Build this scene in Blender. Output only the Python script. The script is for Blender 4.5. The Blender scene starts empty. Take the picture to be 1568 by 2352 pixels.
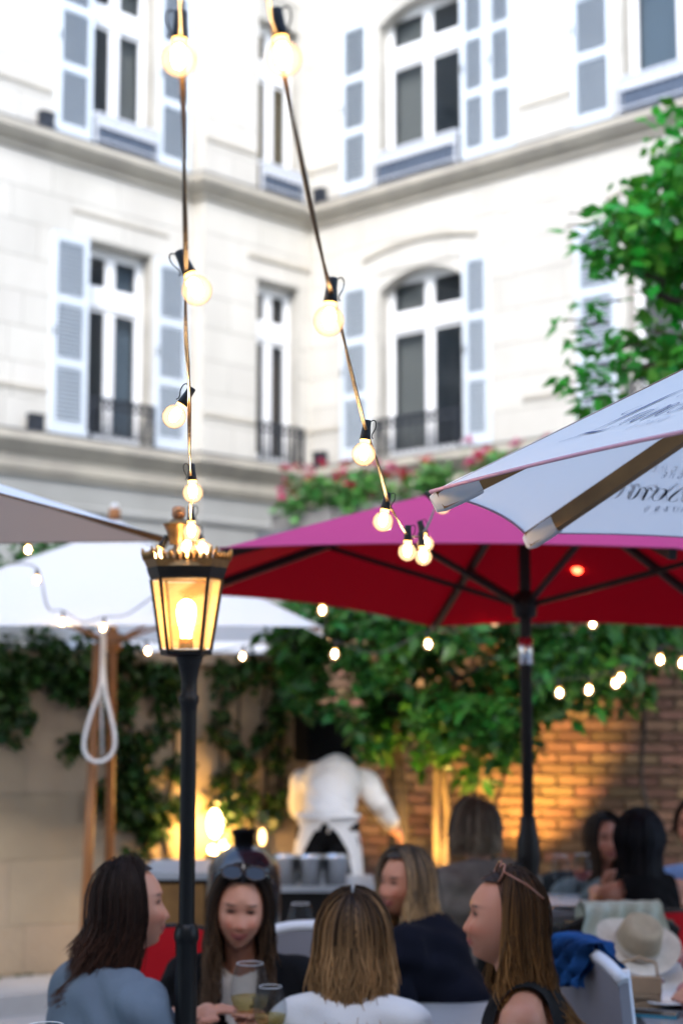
import bpy, bmesh, math, random
import numpy as np
from mathutils import Vector, Matrix, noise as mnoise
R_ = math.radians
random.seed(7); RNG = np.random.default_rng(7)
SC = bpy.context.scene
COL = SC.collection

# ------------------------------------------------------------------ camera
CAM_H, F_PX, PITCH = 1.7, 3600.0, math.atan(412 / 3600.0)
cd = bpy.data.cameras.new('camera'); cam = bpy.data.objects.new('camera', cd); COL.objects.link(cam)
cam.location = (0, 0, CAM_H); cam.rotation_euler = (R_(90) + PITCH, 0, 0)
cd.sensor_fit = 'VERTICAL'; cd.sensor_height = 36.0; cd.sensor_width = 24.0
cd.lens = 36.0 * F_PX / 2352.0
cd.clip_start = 0.05; cd.clip_end = 400
cd.dof.use_dof = True; cd.dof.focus_distance = 2.72; cd.dof.aperture_fstop = 3.2; cd.dof.aperture_blades = 0
SC.camera = cam
# ------------------------------------------------------------------ sky, sun, exposure
SUN_EL, SUN_ROT = R_(36), R_(184)
w = bpy.data.worlds.new('World'); SC.world = w; w.use_nodes = True
nt = w.node_tree; nt.nodes.clear()
sky = nt.nodes.new('ShaderNodeTexSky'); sky.sky_type = 'NISHITA'; sky.sun_disc = False
sky.sun_elevation = SUN_EL; sky.sun_rotation = SUN_ROT; sky.air_density = 1.0; sky.dust_density = 1.5; sky.ozone_density = 2.0
bg = nt.nodes.new('ShaderNodeBackground'); bg.inputs['Strength'].default_value = 0.15
wo = nt.nodes.new('ShaderNodeOutputWorld')
nt.links.new(sky.outputs[0], bg.inputs[0]); nt.links.new(bg.outputs[0], wo.inputs[0])
sl = bpy.data.lights.new('sun', 'SUN'); sl.energy = 0.5; sl.angle = R_(16); sl.color = (1.0, 0.99, 0.98)
so = bpy.data.objects.new('sun', sl); COL.objects.link(so)
so.rotation_euler = (R_(90) - SUN_EL, 0, math.pi - SUN_ROT)
SC.view_settings.view_transform = 'Standard'; SC.view_settings.look = 'None'
SC.view_settings.exposure = 2.35; SC.view_settings.gamma = 1.0; SC.view_settings.use_curve_mapping = False
SC.render.engine = 'CYCLES'
SC.cycles.use_denoising = True
SC.cycles.max_bounces = 8; SC.cycles.transparent_max_bounces = 16; SC.cycles.sample_clamp_indirect = 6.0
SC.cycles.caustics_reflective = False; SC.cycles.caustics_refractive = False

# ------------------------------------------------------------------ helpers
CP, SP = math.cos(PITCH), math.sin(PITCH)
def at(px, py, Y):
    """a real place: the point at distance Y along the view axis seen at photo position (1568 x 2352 scale)"""
    dx = (px - 784) / F_PX; dy = (1176 - py) / F_PX
    r = (dx, CP - dy * SP, SP + dy * CP); t = Y / r[1]
    return Vector((r[0] * t, Y, CAM_H + r[2] * t))

def wmat(o):
    m = o.matrix_basis.copy()
    while o.parent is not None:
        o = o.parent; m = o.matrix_basis @ m
    return m

class MB:
    def __init__(s): s.v = []; s.f = []; s.m = []; s.sm = []
    def add(s, vs, fs, mi=0, smooth=False):
        b = len(s.v); s.v.extend([tuple(x) for x in vs])
        for f in fs: s.f.append(tuple(b + i for i in f)); s.m.append(mi); s.sm.append(smooth)
    def box(s, a, b, mi=0, M=None):
        x0, y0, z0 = a; x1, y1, z1 = b
        vs = [Vector(p) for p in ((x0,y0,z0),(x1,y0,z0),(x1,y1,z0),(x0,y1,z0),(x0,y0,z1),(x1,y0,z1),(x1,y1,z1),(x0,y1,z1))]
        if M is not None: vs = [M @ p for p in vs]
        s.add(vs, [(0,3,2,1),(4,5,6,7),(0,1,5,4),(1,2,6,5),(2,3,7,6),(3,0,4,7)], mi)
    def bar(s, p, q, wd, ht=None, mi=0, up=(0,0,1)):
        p, q = Vector(p), Vector(q); ht = ht or wd
        d = (q - p).normalized(); u = Vector(up)
        if abs(d.dot(u)) > .98: u = Vector((0,1,0))
        sd = d.cross(u).normalized(); up_ = sd.cross(d).normalized()
        o = []
        for e in (p, q):
            for a, b in ((-1,-1),(1,-1),(1,1),(-1,1)): o.append(e + sd * (a * wd / 2) + up_ * (b * ht / 2))
        s.add(o, [(0,1,2,3),(7,6,5,4),(0,4,5,1),(1,5,6,2),(2,6,7,3),(3,7,4,0)], mi)
    def tube(s, pts, r, n=8, mi=0, cap=True, smooth=True):
        pts = [Vector(p) for p in pts]; k = len(pts)
        rs = r if hasattr(r, '__len__') else [r] * k
        vs = []; prev = None
        for i in range(k):
            t = (pts[min(i + 1, k - 1)] - pts[max(i - 1, 0)])
            if t.length < 1e-9: t = Vector((0,0,1))
            t.normalize()
            if prev is None:
                a = Vector((0,0,1)) if abs(t.z) < .9 else Vector((1,0,0))
                u = t.cross(a).normalized()
            else:
                u = (prev - t * prev.dot(t))
                u = u.normalized() if u.length > 1e-6 else t.orthogonal().normalized()
            prev = u; v = t.cross(u)
            for j in range(n):
                an = 2 * math.pi * j / n
                vs.append(pts[i] + (u * math.cos(an) + v * math.sin(an)) * rs[i])
        fs = [(i*n+j, i*n+(j+1)%n, (i+1)*n+(j+1)%n, (i+1)*n+j) for i in range(k-1) for j in range(n)]
        s.add(vs, fs, mi, smooth)
        if cap:
            b = len(s.v) - len(vs)
            s.f.append(tuple(b + j for j in range(n))[::-1]); s.m.append(mi); s.sm.append(False)
            s.f.append(tuple(b + (k-1)*n + j for j in range(n))); s.m.append(mi); s.sm.append(False)
    def lathe(s, prof, n=24, M=None, mi=0, smooth=True, a0=0, a1=2*math.pi):
        full = abs(a1 - a0 - 2*math.pi) < 1e-6
        cols = n if full else n + 1
        vs = []
        for r, z in prof:
            for j in range(cols):
                an = a0 + (a1 - a0) * j / n
                p = Vector((r*math.cos(an), r*math.sin(an), z)); vs.append(M @ p if M is not None else p)
        k = len(prof); fs = []
        for i in range(k-1):
            for j in range(n if full else n):
                j2 = (j+1) % cols if full else j+1
                fs.append((i*cols+j, i*cols+j2, (i+1)*cols+j2, (i+1)*cols+j))
        s.add(vs, fs, mi, smooth)
    def ell(s, c, r, n=16, k=12, M=None, mi=0):
        vs = []; fs = []
        for i in range(k+1):
            th = math.pi * i / k
            for j in range(n):
                ph = 2*math.pi*j/n
                p = Vector((r[0]*math.sin(th)*math.cos(ph), r[1]*math.sin(th)*math.sin(ph), r[2]*math.cos(th)))
                if M is not None: p = M @ p
                vs.append(p + Vector(c))
        for i in range(k):
            for j in range(n): fs.append((i*n+j, (i+1)*n+j, (i+1)*n+(j+1)%n, i*n+(j+1)%n))
        s.add(vs, fs, mi, True)
    def cap(s, p, q, r1, r2, n=12):
        p, q = Vector(p), Vector(q); d = q - p; L = d.length
        if L < 1e-6: L = 1e-6
        t = d / L; pts = []; rs = []
        for i in range(1, 6):
            a = -math.pi/2 + math.pi/2 * i/5.0001; pts.append(p + t * (r1*math.sin(a))); rs.append(max(r1*math.cos(a), 1e-4))
        for i in range(0, 5):
            a = math.pi/2 * i/5; pts.append(q + t * (r2*math.sin(a))); rs.append(max(r2*math.cos(a), 1e-4))
        s.tube(pts, rs, n)
    def build(s, name, mats, parent=None, origin=None, world=True, share=False):
        me = bpy.data.meshes.new(name); V = s.v
        o = bpy.data.objects.new(name, me)
        if parent is not None:
            o.parent = parent
            if world:
                inv = wmat(parent).inverted(); V = [inv @ Vector(p) for p in V]
        elif origin is not None:
            oo = Vector(origin); o.location = oo
            if world: V = [Vector(p) - oo for p in V]
        me.from_pydata([tuple(p) for p in V], [], s.f)
        ms = mats if isinstance(mats, (list, tuple)) else [mats]
        for m in ms: me.materials.append(m)
        me.polygons.foreach_set('material_index', s.m); me.polygons.foreach_set('use_smooth', s.sm)
        me.update(); COL.objects.link(o)
        return o

def empty(name, loc, rz=0.0, label=None, cat=None, group=None):
    o = bpy.data.objects.new(name, None); COL.objects.link(o); o.location = loc; o.rotation_euler = (0, 0, rz); o.empty_display_size = .1
    if label: tag(o, label, cat, group)
    return o
def tag(o, label=None, cat=None, group=None, kind=None):
    if label: o['label'] = label
    if cat: o['category'] = cat
    if group: o['group'] = group
    if kind: o['kind'] = kind
    return o
def kids(o): return [c for c in KID.get(o.name, [])]
def copy_tree(o, parent=None):
    c = o.copy(); COL.objects.link(c)
    if parent is not None: c.parent = parent
    for ch in [x for x in bpy.data.objects if x.parent == o]: copy_tree(ch, c)
    return c
def inst(me_obj, name, parent, loc, rot=None, scale=None):
    c = me_obj.copy(); c.name = name; COL.objects.link(c); c.parent = parent; c.location = loc
    if rot is not None: c.rotation_euler = rot
    if scale is not None: c.scale = scale
    return c

# ------------------------------------------------------------------ materials
def mat(name, col, rough=.6, metal=0., var=0., vscale=8., col2=None, bump=0., bscale=60., spec=.5, isl=0., obj_var=0., trans=0., coat=0., stretch=None, sheen=0., detail=6.):
    m = bpy.data.materials.new(name); m.use_nodes = True; n = m.node_tree; N = n.nodes; L = n.links
    b = N['Principled BSDF']; out = N['Material Output']
    b.inputs['Roughness'].default_value = rough; b.inputs['Metallic'].default_value = metal
    b.inputs['Specular IOR Level'].default_value = spec; b.inputs['Coat Weight'].default_value = coat
    b.inputs['Sheen Weight'].default_value = sheen
    tc = N.new('ShaderNodeTexCoord'); mp = N.new('ShaderNodeMapping'); L.new(tc.outputs['Object'], mp.inputs[0])
    if stretch: mp.inputs['Scale'].default_value = stretch
    src = None
    c1 = (*col, 1); c2 = (*(col2 or tuple(min(1, c * .6) for c in col)), 1)
    if var > 0 or col2 is not None:
        nz = N.new('ShaderNodeTexNoise'); nz.inputs['Scale'].default_value = vscale; nz.inputs['Detail'].default_value = detail
        L.new(mp.outputs[0], nz.inputs['Vector'])
        rp = N.new('ShaderNodeValToRGB'); rp.color_ramp.elements[0].position = .35; rp.color_ramp.elements[1].position = .68
        rp.color_ramp.elements[0].color = (0,0,0,1); rp.color_ramp.elements[1].color = (1,1,1,1)
        L.new(nz.outputs['Fac'], rp.inputs[0])
        ma = N.new('ShaderNodeMath'); ma.operation = 'MULTIPLY'; ma.inputs[1].default_value = var if var > 0 else 1
        L.new(rp.outputs[0], ma.inputs[0])
        mx = N.new('ShaderNodeMix'); mx.data_type = 'RGBA'; mx.inputs['A'].default_value = c1; mx.inputs['B'].default_value = c2
        L.new(ma.outputs[0], mx.inputs['Factor']); src = mx.outputs['Result']
    if isl > 0 or obj_var > 0:
        if isl > 0:
            g = N.new('ShaderNodeNewGeometry'); rnd = g.outputs['Random Per Island']; amt = isl
        else:
            g = N.new('ShaderNodeObjectInfo'); rnd = g.outputs['Random']; amt = obj_var
        mr = N.new('ShaderNodeMapRange'); mr.inputs['To Min'].default_value = 1 - amt; mr.inputs['To Max'].default_value = 1 + amt
        L.new(rnd, mr.inputs['Value'])
        hs = N.new('ShaderNodeHueSaturation'); L.new(mr.outputs[0], hs.inputs['Value'])
        hm = N.new('ShaderNodeMapRange'); hm.inputs['To Min'].default_value = .5 + .06 * amt; hm.inputs['To Max'].default_value = .5 - .06 * amt
        mu = N.new('ShaderNodeMath'); mu.operation = 'MULTIPLY'; mu.inputs[1].default_value = 7.31
        fr = N.new('ShaderNodeMath'); fr.operation = 'FRACT'
        L.new(rnd, mu.inputs[0]); L.new(mu.outputs[0], fr.inputs[0]); L.new(fr.outputs[0], hm.inputs['Value']); L.new(hm.outputs[0], hs.inputs['Hue'])
        if src is not None: L.new(src, hs.inputs['Color'])
        else: hs.inputs['Color'].default_value = c1
        src = hs.outputs[0]
    if src is not None: L.new(src, b.inputs['Base Color'])
    else: b.inputs['Base Color'].default_value = c1
    if bump > 0:
        nb = N.new('ShaderNodeTexNoise'); nb.inputs['Scale'].default_value = bscale; nb.inputs['Detail'].default_value = 5; L.new(mp.outputs[0], nb.inputs['Vector'])
        bp = N.new('ShaderNodeBump'); bp.inputs['Strength'].default_value = bump; bp.inputs['Distance'].default_value = .01
        L.new(nb.outputs['Fac'], bp.inputs['Height']); L.new(bp.outputs[0], b.inputs['Normal'])
    if trans > 0:
        tl = N.new('ShaderNodeBsdfTranslucent'); ms = N.new('ShaderNodeMixShader'); ms.inputs[0].default_value = trans
        if src is not None: L.new(src, tl.inputs[0])
        else: tl.inputs[0].default_value = c1
        L.new(b.outputs[0], ms.inputs[1]); L.new(tl.outputs[0], ms.inputs[2]); L.new(ms.outputs[0], out.inputs['Surface'])
    return m

def emit(name, col, strength):
    m = bpy.data.materials.new(name); m.use_nodes = True; N = m.node_tree.nodes; N.clear()
    e = N.new('ShaderNodeEmission'); e.inputs[0].default_value = (*col, 1); e.inputs[1].default_value = strength
    o = N.new('ShaderNodeOutputMaterial'); m.node_tree.links.new(e.outputs[0], o.inputs[0]); return m

def glassy(name, tint, alpha, rough=.03, col=(.02,.025,.03), glow=None, gs=0., spec=.5):
    """thin glass: clear part tinted, the rest a glossy reflection; glow = the light it scatters from the lamp inside"""
    m = bpy.data.materials.new(name); m.use_nodes = True; n = m.node_tree; N = n.nodes; L = n.links
    b = N['Principled BSDF']; out = N['Material Output']
    b.inputs['Base Color'].default_value = (*col, 1); b.inputs['Roughness'].default_value = rough; b.inputs['Specular IOR Level'].default_value = spec
    if glow:
        b.inputs['Emission Color'].default_value = (*glow, 1); b.inputs['Emission Strength'].default_value = gs
    t = N.new('ShaderNodeBsdfTransparent'); t.inputs[0].default_value = (*tint, 1)
    lw = N.new('ShaderNodeLayerWeight'); lw.inputs['Blend'].default_value = .25
    mr = N.new('ShaderNodeMapRange'); mr.inputs['To Min'].default_value = alpha; mr.inputs['To Max'].default_value = min(1, alpha + .45)
    L.new(lw.outputs['Facing'], mr.inputs['Value'])
    ms = N.new('ShaderNodeMixShader'); L.new(mr.outputs[0], ms.inputs[0]); L.new(t.outputs[0], ms.inputs[1]); L.new(b.outputs[0], ms.inputs[2])
    L.new(ms.outputs[0], out.inputs['Surface']); return m

def hair_mat(name):
    m = bpy.data.materials.new(name); m.use_nodes = True; n = m.node_tree; N = n.nodes; L = n.links
    b = N['Principled BSDF']; b.inputs['Roughness'].default_value = .5; b.inputs['Specular IOR Level'].default_value = .16
    a = N.new('ShaderNodeVertexColor'); a.layer_name = 'strand'; L.new(a.outputs[0], b.inputs['Base Color'])
    return m

M = {}
M['stone'] = mat('limestone', (.54,.515,.455), .85, var=.8, vscale=1.8, col2=(.46,.435,.38), bump=.25, bscale=40, obj_var=.04, stretch=(1,1,.45))
M['mortar'] = mat('limestone_joint', (.42,.40,.35), .9, var=.5, vscale=3)
M['cornice'] = mat('cornice_stone', (.46,.42,.34), .85, var=.8, vscale=2.2, col2=(.33,.30,.25), bump=.25, bscale=30)
M['zinc'] = mat('zinc_flashing', (.22,.23,.25), .5, .6, var=.5, vscale=5)
M['base_stone'] = mat('grey_render', (.33,.33,.31), .9, var=.7, vscale=1.2, col2=(.25,.25,.23), bump=.2)
M['white_paint'] = mat('white_window_paint', (.80,.80,.79), .4, var=.2, vscale=4, col2=(.7,.7,.69))
M['shutter'] = mat('pale_blue_shutter_paint', (.56,.61,.65), .5, var=.3, vscale=5, col2=(.50,.55,.59))
M['slat'] = mat('shutter_slat_paint', (.54,.60,.65), .5, var=.3, vscale=6)
M['slat_shade'] = mat('shutter_back_shade', (.17,.20,.23), .7)  # dark sheet standing in for the shade behind the open slats
M['pane'] = glassy('window_glass', (.80,.83,.84), .22, .02, (.03,.04,.05), spec=.6)
M['room'] = mat('dark_room', (.55,.52,.48), .9, var=.4, vscale=1.5)
M['curtain_blue'] = mat('blue_grey_curtain', (.48,.56,.64), .8)
M['curtain_brown'] = mat('brown_curtain', (.40,.25,.16), .8)
M['curtain_beige'] = mat('beige_curtain', (.60,.56,.50), .8)
M['iron'] = mat('black_iron', (.03,.035,.045), .4, .3, var=.4, vscale=10)
M['zincpanel'] = mat('blue_grey_panel', (.07,.09,.13), .45, .2, var=.8, vscale=14, col2=(.15,.19,.25))
M['greyrail'] = mat('pale_grey_iron', (.55,.57,.60), .45, .1, var=.5, vscale=20, col2=(.35,.37,.4))
M['wallstone'] = mat('weathered_ashlar', (.47,.37,.25), .9, var=1.0, vscale=1.3, col2=(.33,.26,.18), bump=.5, bscale=18, obj_var=.1)
M['wallmortar'] = mat('old_lime_mortar', (.36,.30,.22), .95, var=.7, vscale=4, bump=.4)
M['brick'] = mat('weathered_brick', (.27,.160,.090), .9, var=.7, vscale=14, col2=(.17,.095,.055), bump=.5, bscale=70, obj_var=.38)
M['brick_far'] = mat('weathered_brick_rest', (.27,.160,.090), .9, var=.7, vscale=14, col2=(.17,.095,.055), bump=.5, bscale=70, isl=.38)
M['brickmortar'] = mat('sandy_mortar', (.25,.19,.12), .95, var=.7, vscale=8, bump=.6, bscale=90)
M['ground'] = mat('pale_paving', (.33,.33,.33), .85, var=.6, vscale=1.3, col2=(.26,.26,.26), bump=.3, bscale=60)
M['kerb'] = mat('kerb_stone', (.42,.42,.42), .85, var=.5, vscale=3, bump=.3)
def leafmat(name, c, c2, tr=.25, isl=.45, rough=.35): return mat(name, c, rough, var=.8, vscale=1.1, col2=c2, isl=isl, trans=tr, spec=.3)
M['leaf_tree'] = leafmat('glossy_tree_leaf', (.040,.150,.016), (.014,.062,.016), .22)
M['leaf_top'] = leafmat('bright_leaf', (.075,.36,.025), (.03,.17,.025), .42)
M['leaf_ivy'] = leafmat('ivy_leaf', (.024,.062,.014), (.045,.10,.018), .2)
M['leaf_flower'] = leafmat('geranium_leaf', (.09,.26,.05), (.06,.18,.05))
M['petal_red'] = mat('red_petal', (.38,.01,.03), .6, isl=.4, trans=.25)
M['petal_pink'] = mat('pink_petal', (.50,.06,.16), .6, isl=.3, trans=.25)
M['bark'] = mat('dark_bark', (.055,.04,.028), .9, var=.6, vscale=20, bump=.7, bscale=40)
M['bark_pale'] = mat('pale_bark', (.22,.16,.10), .9, var=.6, vscale=20, bump=.7, bscale=40)
M['terracotta'] = mat('planter_zinc', (.20,.19,.18), .7, var=.5, vscale=8)
M['canvas'] = mat('white_canvas', (.81,.81,.80), .9, spec=.1, trans=.42, bump=.16, bscale=22, var=.15, vscale=2.0, col2=(.74,.74,.74))
M['canvas_beige'] = mat('white_canvas_beige_shade', (.86,.85,.84), .9, spec=.1, trans=.22, bump=.08, bscale=260)
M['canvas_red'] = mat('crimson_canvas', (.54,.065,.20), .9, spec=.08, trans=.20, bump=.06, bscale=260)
def shaded_underside(m, inner, tl):
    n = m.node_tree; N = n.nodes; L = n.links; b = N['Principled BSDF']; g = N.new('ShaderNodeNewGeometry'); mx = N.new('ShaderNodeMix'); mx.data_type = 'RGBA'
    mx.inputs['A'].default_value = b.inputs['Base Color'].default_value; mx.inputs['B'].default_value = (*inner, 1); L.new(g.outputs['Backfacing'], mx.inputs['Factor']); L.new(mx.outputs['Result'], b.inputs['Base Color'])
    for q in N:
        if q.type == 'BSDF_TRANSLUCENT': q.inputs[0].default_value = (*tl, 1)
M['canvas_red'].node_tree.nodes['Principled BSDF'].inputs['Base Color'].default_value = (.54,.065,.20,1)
shaded_underside(M['canvas_red'], (.17,.001,.007), (.5,.0,.008))  # sky sheen and fading put into the top pink, shade into the inner red
shaded_underside(M['canvas_beige'], (.66,.46,.33), (.7,.52,.40))  # underside shade put into the beige inner colour
M['trim_red'] = mat('crimson_hem', (.30,.03,.10), .85)
M['trim_pink'] = mat('pink_piping', (.45,.25,.32), .8)
M['trim_brown'] = mat('dark_brown_edge', (.09,.06,.04), .7)
M['wood'] = mat('varnished_teak', (.24,.125,.04), .5, spec=.25, var=.8, vscale=9, col2=(.13,.065,.022), stretch=(1,1,1), bump=.15, bscale=50)
M['wood_warm'] = mat('orange_teak', (.30,.12,.035), .5, var=.6, vscale=10, col2=(.2,.08,.025), bump=.15)
M['black_metal'] = mat('black_lamp_paint', (.007,.007,.007), .38, .0, spec=.22, var=.5, vscale=30)
M['dark_alu'] = mat('anthracite_tube', (.016,.014,.013), .45, .0, spec=.2)
M['chrome'] = mat('polished_steel', (.7,.7,.7), .22, 1.)
M['brass'] = mat('aged_gilt', (.30,.17,.06), .38, .85, var=.7, vscale=30, col2=(.12,.07,.03))
M['rubber'] = mat('black_socket', (.007,.008,.010), .45, spec=.3)
M['cable'] = mat('bronze_cable', (.10,.06,.025), .32, .1, spec=.6)
M['cable_dark'] = mat('dark_cable', (.02,.018,.017), .5)
M['rope'] = mat('white_rope', (.62,.60,.58), .8, bump=.5, bscale=200)
M['globe'] = glassy('bulb_glass', (1,.87,.72), .10, .02, (.03,.02,.015), glow=(1,.66,.38), gs=1.0)
def limb_glow(m, c, r):
    n = m.node_tree; N = n.nodes; lw = N.new('ShaderNodeLayerWeight'); lw.inputs['Blend'].default_value = .5; mr = N.new('ShaderNodeMapRange')
    mr.inputs['From Max'].default_value = .75; mr.inputs['To Min'].default_value = c; mr.inputs['To Max'].default_value = r; n.links.new(lw.outputs['Facing'], mr.inputs['Value']); n.links.new(mr.outputs[0], N['Principled BSDF'].inputs['Emission Strength'])
limb_glow(M['globe'], 1.6, .04)
M['filament'] = emit('hot_filament', (1,.72,.38), 45)
M['neck'] = mat('amber_bulb_neck', (.75,.35,.08), .3, .3)
M['neckglow'] = emit('amber_neck_glow', (1,.5,.12), 1.6)
M['lantern_glass'] = glassy('lantern_glass', (1,.86,.64), .10, .08, (.5,.36,.2), glow=(1,.58,.22), gs=.30)
M['lamp_bulb'] = emit('lantern_bulb_light', (1,.72,.40), 26)
M['print_blue'] = mat('navy_print', (.05,.07,.16), .8)
M['print_black'] = mat('black_print', (.02,.025,.03), .8)
M['print_grey'] = mat('grey_print', (.42,.43,.48), .8)
M['skin'] = mat('skin_fair', (.52,.255,.165), .5, var=.5, vscale=14, col2=(.52,.21,.14), spec=.4)
M['skin2'] = mat('skin_tan', (.45,.20,.12), .5, var=.5, vscale=14, col2=(.45,.165,.10), spec=.4)
for k in ('skin','skin2'):
    b = M[k].node_tree.nodes['Principled BSDF']; b.inputs['Subsurface Weight'].default_value = .12; b.inputs['Subsurface Radius'].default_value = (.02,.008,.004); b.inputs['Subsurface Scale'].default_value = .6
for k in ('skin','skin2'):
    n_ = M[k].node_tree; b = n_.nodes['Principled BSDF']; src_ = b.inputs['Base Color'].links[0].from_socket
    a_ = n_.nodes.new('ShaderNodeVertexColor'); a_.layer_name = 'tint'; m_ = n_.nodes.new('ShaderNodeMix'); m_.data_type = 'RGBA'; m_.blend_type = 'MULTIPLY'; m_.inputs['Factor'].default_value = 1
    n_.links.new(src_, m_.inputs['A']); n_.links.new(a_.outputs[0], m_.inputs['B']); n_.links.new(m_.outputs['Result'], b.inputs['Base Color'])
M['lips'] = mat('lips', (.36,.10,.085), .45)
M['mouth'] = mat('mouth_line', (.09,.02,.02), .6)
M['eyewhite'] = mat('eye_white', (.34,.29,.27), .4)
M['iris'] = mat('dark_iris', (.03,.018,.012), .15)
M['brow'] = mat('eyebrow_hair', (.05,.03,.02), .7)
M['hair'] = hair_mat('hair')
def cloth(name, c, var=.35, c2=None, rough=.85, sh=.0): return mat(name, c, rough, var=var, vscale=9, col2=c2, bump=.25, bscale=220, sheen=sh, spec=.1)
M['blazer_grey'] = cloth('blue_grey_wool', (.155,.195,.24), .4, (.12,.15,.19))
M['blazer_black'] = cloth('black_wool', (.006,.006,.007), sh=.02)
M['knit_black'] = cloth('black_knit', (.007,.0065,.0065), sh=.02)
M['navy'] = cloth('navy_wool', (.004,.005,.011), sh=.02)
M['white_cloth'] = cloth('white_cotton', (.72,.71,.69), .3, (.64,.63,.62))
M['tweed'] = cloth('grey_brown_fleece', (.13,.115,.10), .8, (.24,.21,.18))
M['blue_shirt'] = cloth('sky_blue_shirt', (.23,.36,.62))
M['grey_green'] = cloth('grey_green_wool', (.13,.16,.16))
M['pink_knit'] = cloth('dusty_pink_knit', (.46,.22,.21), .5, (.36,.16,.16))
M['trouser'] = cloth('black_trousers', (.009,.009,.010), sh=.02)
M['red_cloth'] = cloth('red_upholstery', (.50,.012,.018), .3, (.36,.008,.012))
M['blue_scarf'] = cloth('bright_blue_cloth', (.012,.065,.20), .9, (.004,.012,.04))
M['blanket'] = cloth('sage_blanket', (.40,.43,.38), .9, (.27,.29,.22))
M['straw'] = mat('beige_straw', (.52,.46,.38), .8, var=.5, vscale=30, bump=.5, bscale=200)
M['straw_dark'] = mat('straw_inside', (.33,.26,.17), .85, var=.5, vscale=30, bump=.5, bscale=200)
M['kraft'] = mat('tan_leather', (.36,.25,.15), .55, var=.5, vscale=12, bump=.2)
M['table'] = mat('grey_table_top', (.36,.38,.39), .35, var=.4, vscale=5)
M['table_dark'] = mat('dark_table_top', (.03,.03,.03), .4, spec=.3, var=.4, vscale=5)
M['porcelain'] = mat('white_porcelain', (.75,.76,.76), .2)
M['white_lacquer'] = mat('white_lacquer', (.62,.63,.66), .3, var=.2, vscale=6)
M['chair_web'] = mat('lilac_grey_webbing', (.22,.215,.24), .6)
M['clear_glass'] = glassy('clear_glass', (.93,.95,.95), .08, .02, (.08,.09,.1), spec=.9)
M['wine'] = glassy('pale_wine', (.97,.88,.60), .10, .05, (.6,.48,.2))
M['rose'] = glassy('rose_wine', (.95,.5,.45), .4, .05, (.5,.16,.14))
M['speaker'] = mat('black_speaker', (.004,.004,.004), .7, spec=.05)
M['grill'] = mat('black_enamel', (.014,.016,.022), .18, coat=.6)
M['counter'] = mat('dark_cabinet', (.012,.011,.010), .5, spec=.15, var=.5, vscale=6)
M['bulb_lit_knob'] = mat('bulb_lit_knob', (.45,.20,.09), .3, .9)
M['plum_lens'] = mat('dark_lens', (.01,.01,.012), .1)
M['amber_shell'] = mat('tortoiseshell', (.25,.09,.05), .3)
M['candle'] = emit('candle_lamp_light', (1,.55,.14), 22)
M['uplight'] = emit('uplight_lens', (1,.55,.15), 14)

# ================================================================== setting: ground
def plane_mb(x0, y0, x1, y1, z):
    mb = MB(); mb.add([(x0,y0,z),(x1,y0,z),(x1,y1,z),(x0,y1,z)], [(0,1,2,3)]); return mb
g = plane_mb(-60, -60, 60, 60, 0).build('ground', M['ground']); tag(g, 'pale grey stone paving of the courtyard', None, None, 'structure')

# ================================================================== the courtyard building
KX, KY = -0.428, 21.10
aL = R_(43)
def sweep(mb, path, prof, mi=0):
    """profile (out, z) swept along a plan path with mitred corners; first and last path points only set the mitre if flagged None-wise"""
    n = len(path); P = [Vector((p[0], p[1])) for p in path]
    def nrm(a, b):
        d = (b - a).normalized(); return Vector((d.y, -d.x))
    rows = []
    for i in range(n):
        if i == 0: nn = nrm(P[0], P[1]); m = nn
        elif i == n - 1: m = nrm(P[-2], P[-1])
        else:
            a, b = nrm(P[i-1], P[i]), nrm(P[i], P[i+1]); m = (a + b); m = m / max(1e-6, m.dot(a))
        rows.append([(P[i].x + m.x * o, P[i].y + m.y * o, z) for o, z in prof])
    return rows
def sweep_mesh(mb, path, prof, lo=0, hi=None, mi=0):
    rows = sweep(mb, path, prof); rows = rows[lo:hi]; k = len(prof)
    vs = [v for r in rows for v in r]
    fs = [(i*k+j, i*k+(j+1)%k, (i+1)*k+(j+1)%k, (i+1)*k+j) for i in range(len(rows)-1) for j in range(k)]
    fs += [tuple(range(k)), tuple((len(rows)-1)*k + j for j in range(k))[::-1]]
    mb.add(vs, fs, mi)

def wall_core(mb, u0, u1, yo, z0, z1, ops, th=.42):
    us = sorted({u0, u1} | {o[k] for o in ops for k in ('u0', 'u1')}); zs = sorted({z0, z1} | {o[k] for o in ops for k in ('z0', 'z1')})
    us = [u for u in us if u0 <= u <= u1]; zs = [z for z in zs if z0 <= z <= z1]
    for a, b in zip(us, us[1:]):
        for c, d in zip(zs, zs[1:]):
            cu, cz = (a+b)/2, (c+d)/2
            if any(o['u0'] < cu < o['u1'] and o['z0'] < cz < o['z1'] for o in ops): continue
            mb.box((a, yo, c), (b, yo + th, d))

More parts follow.
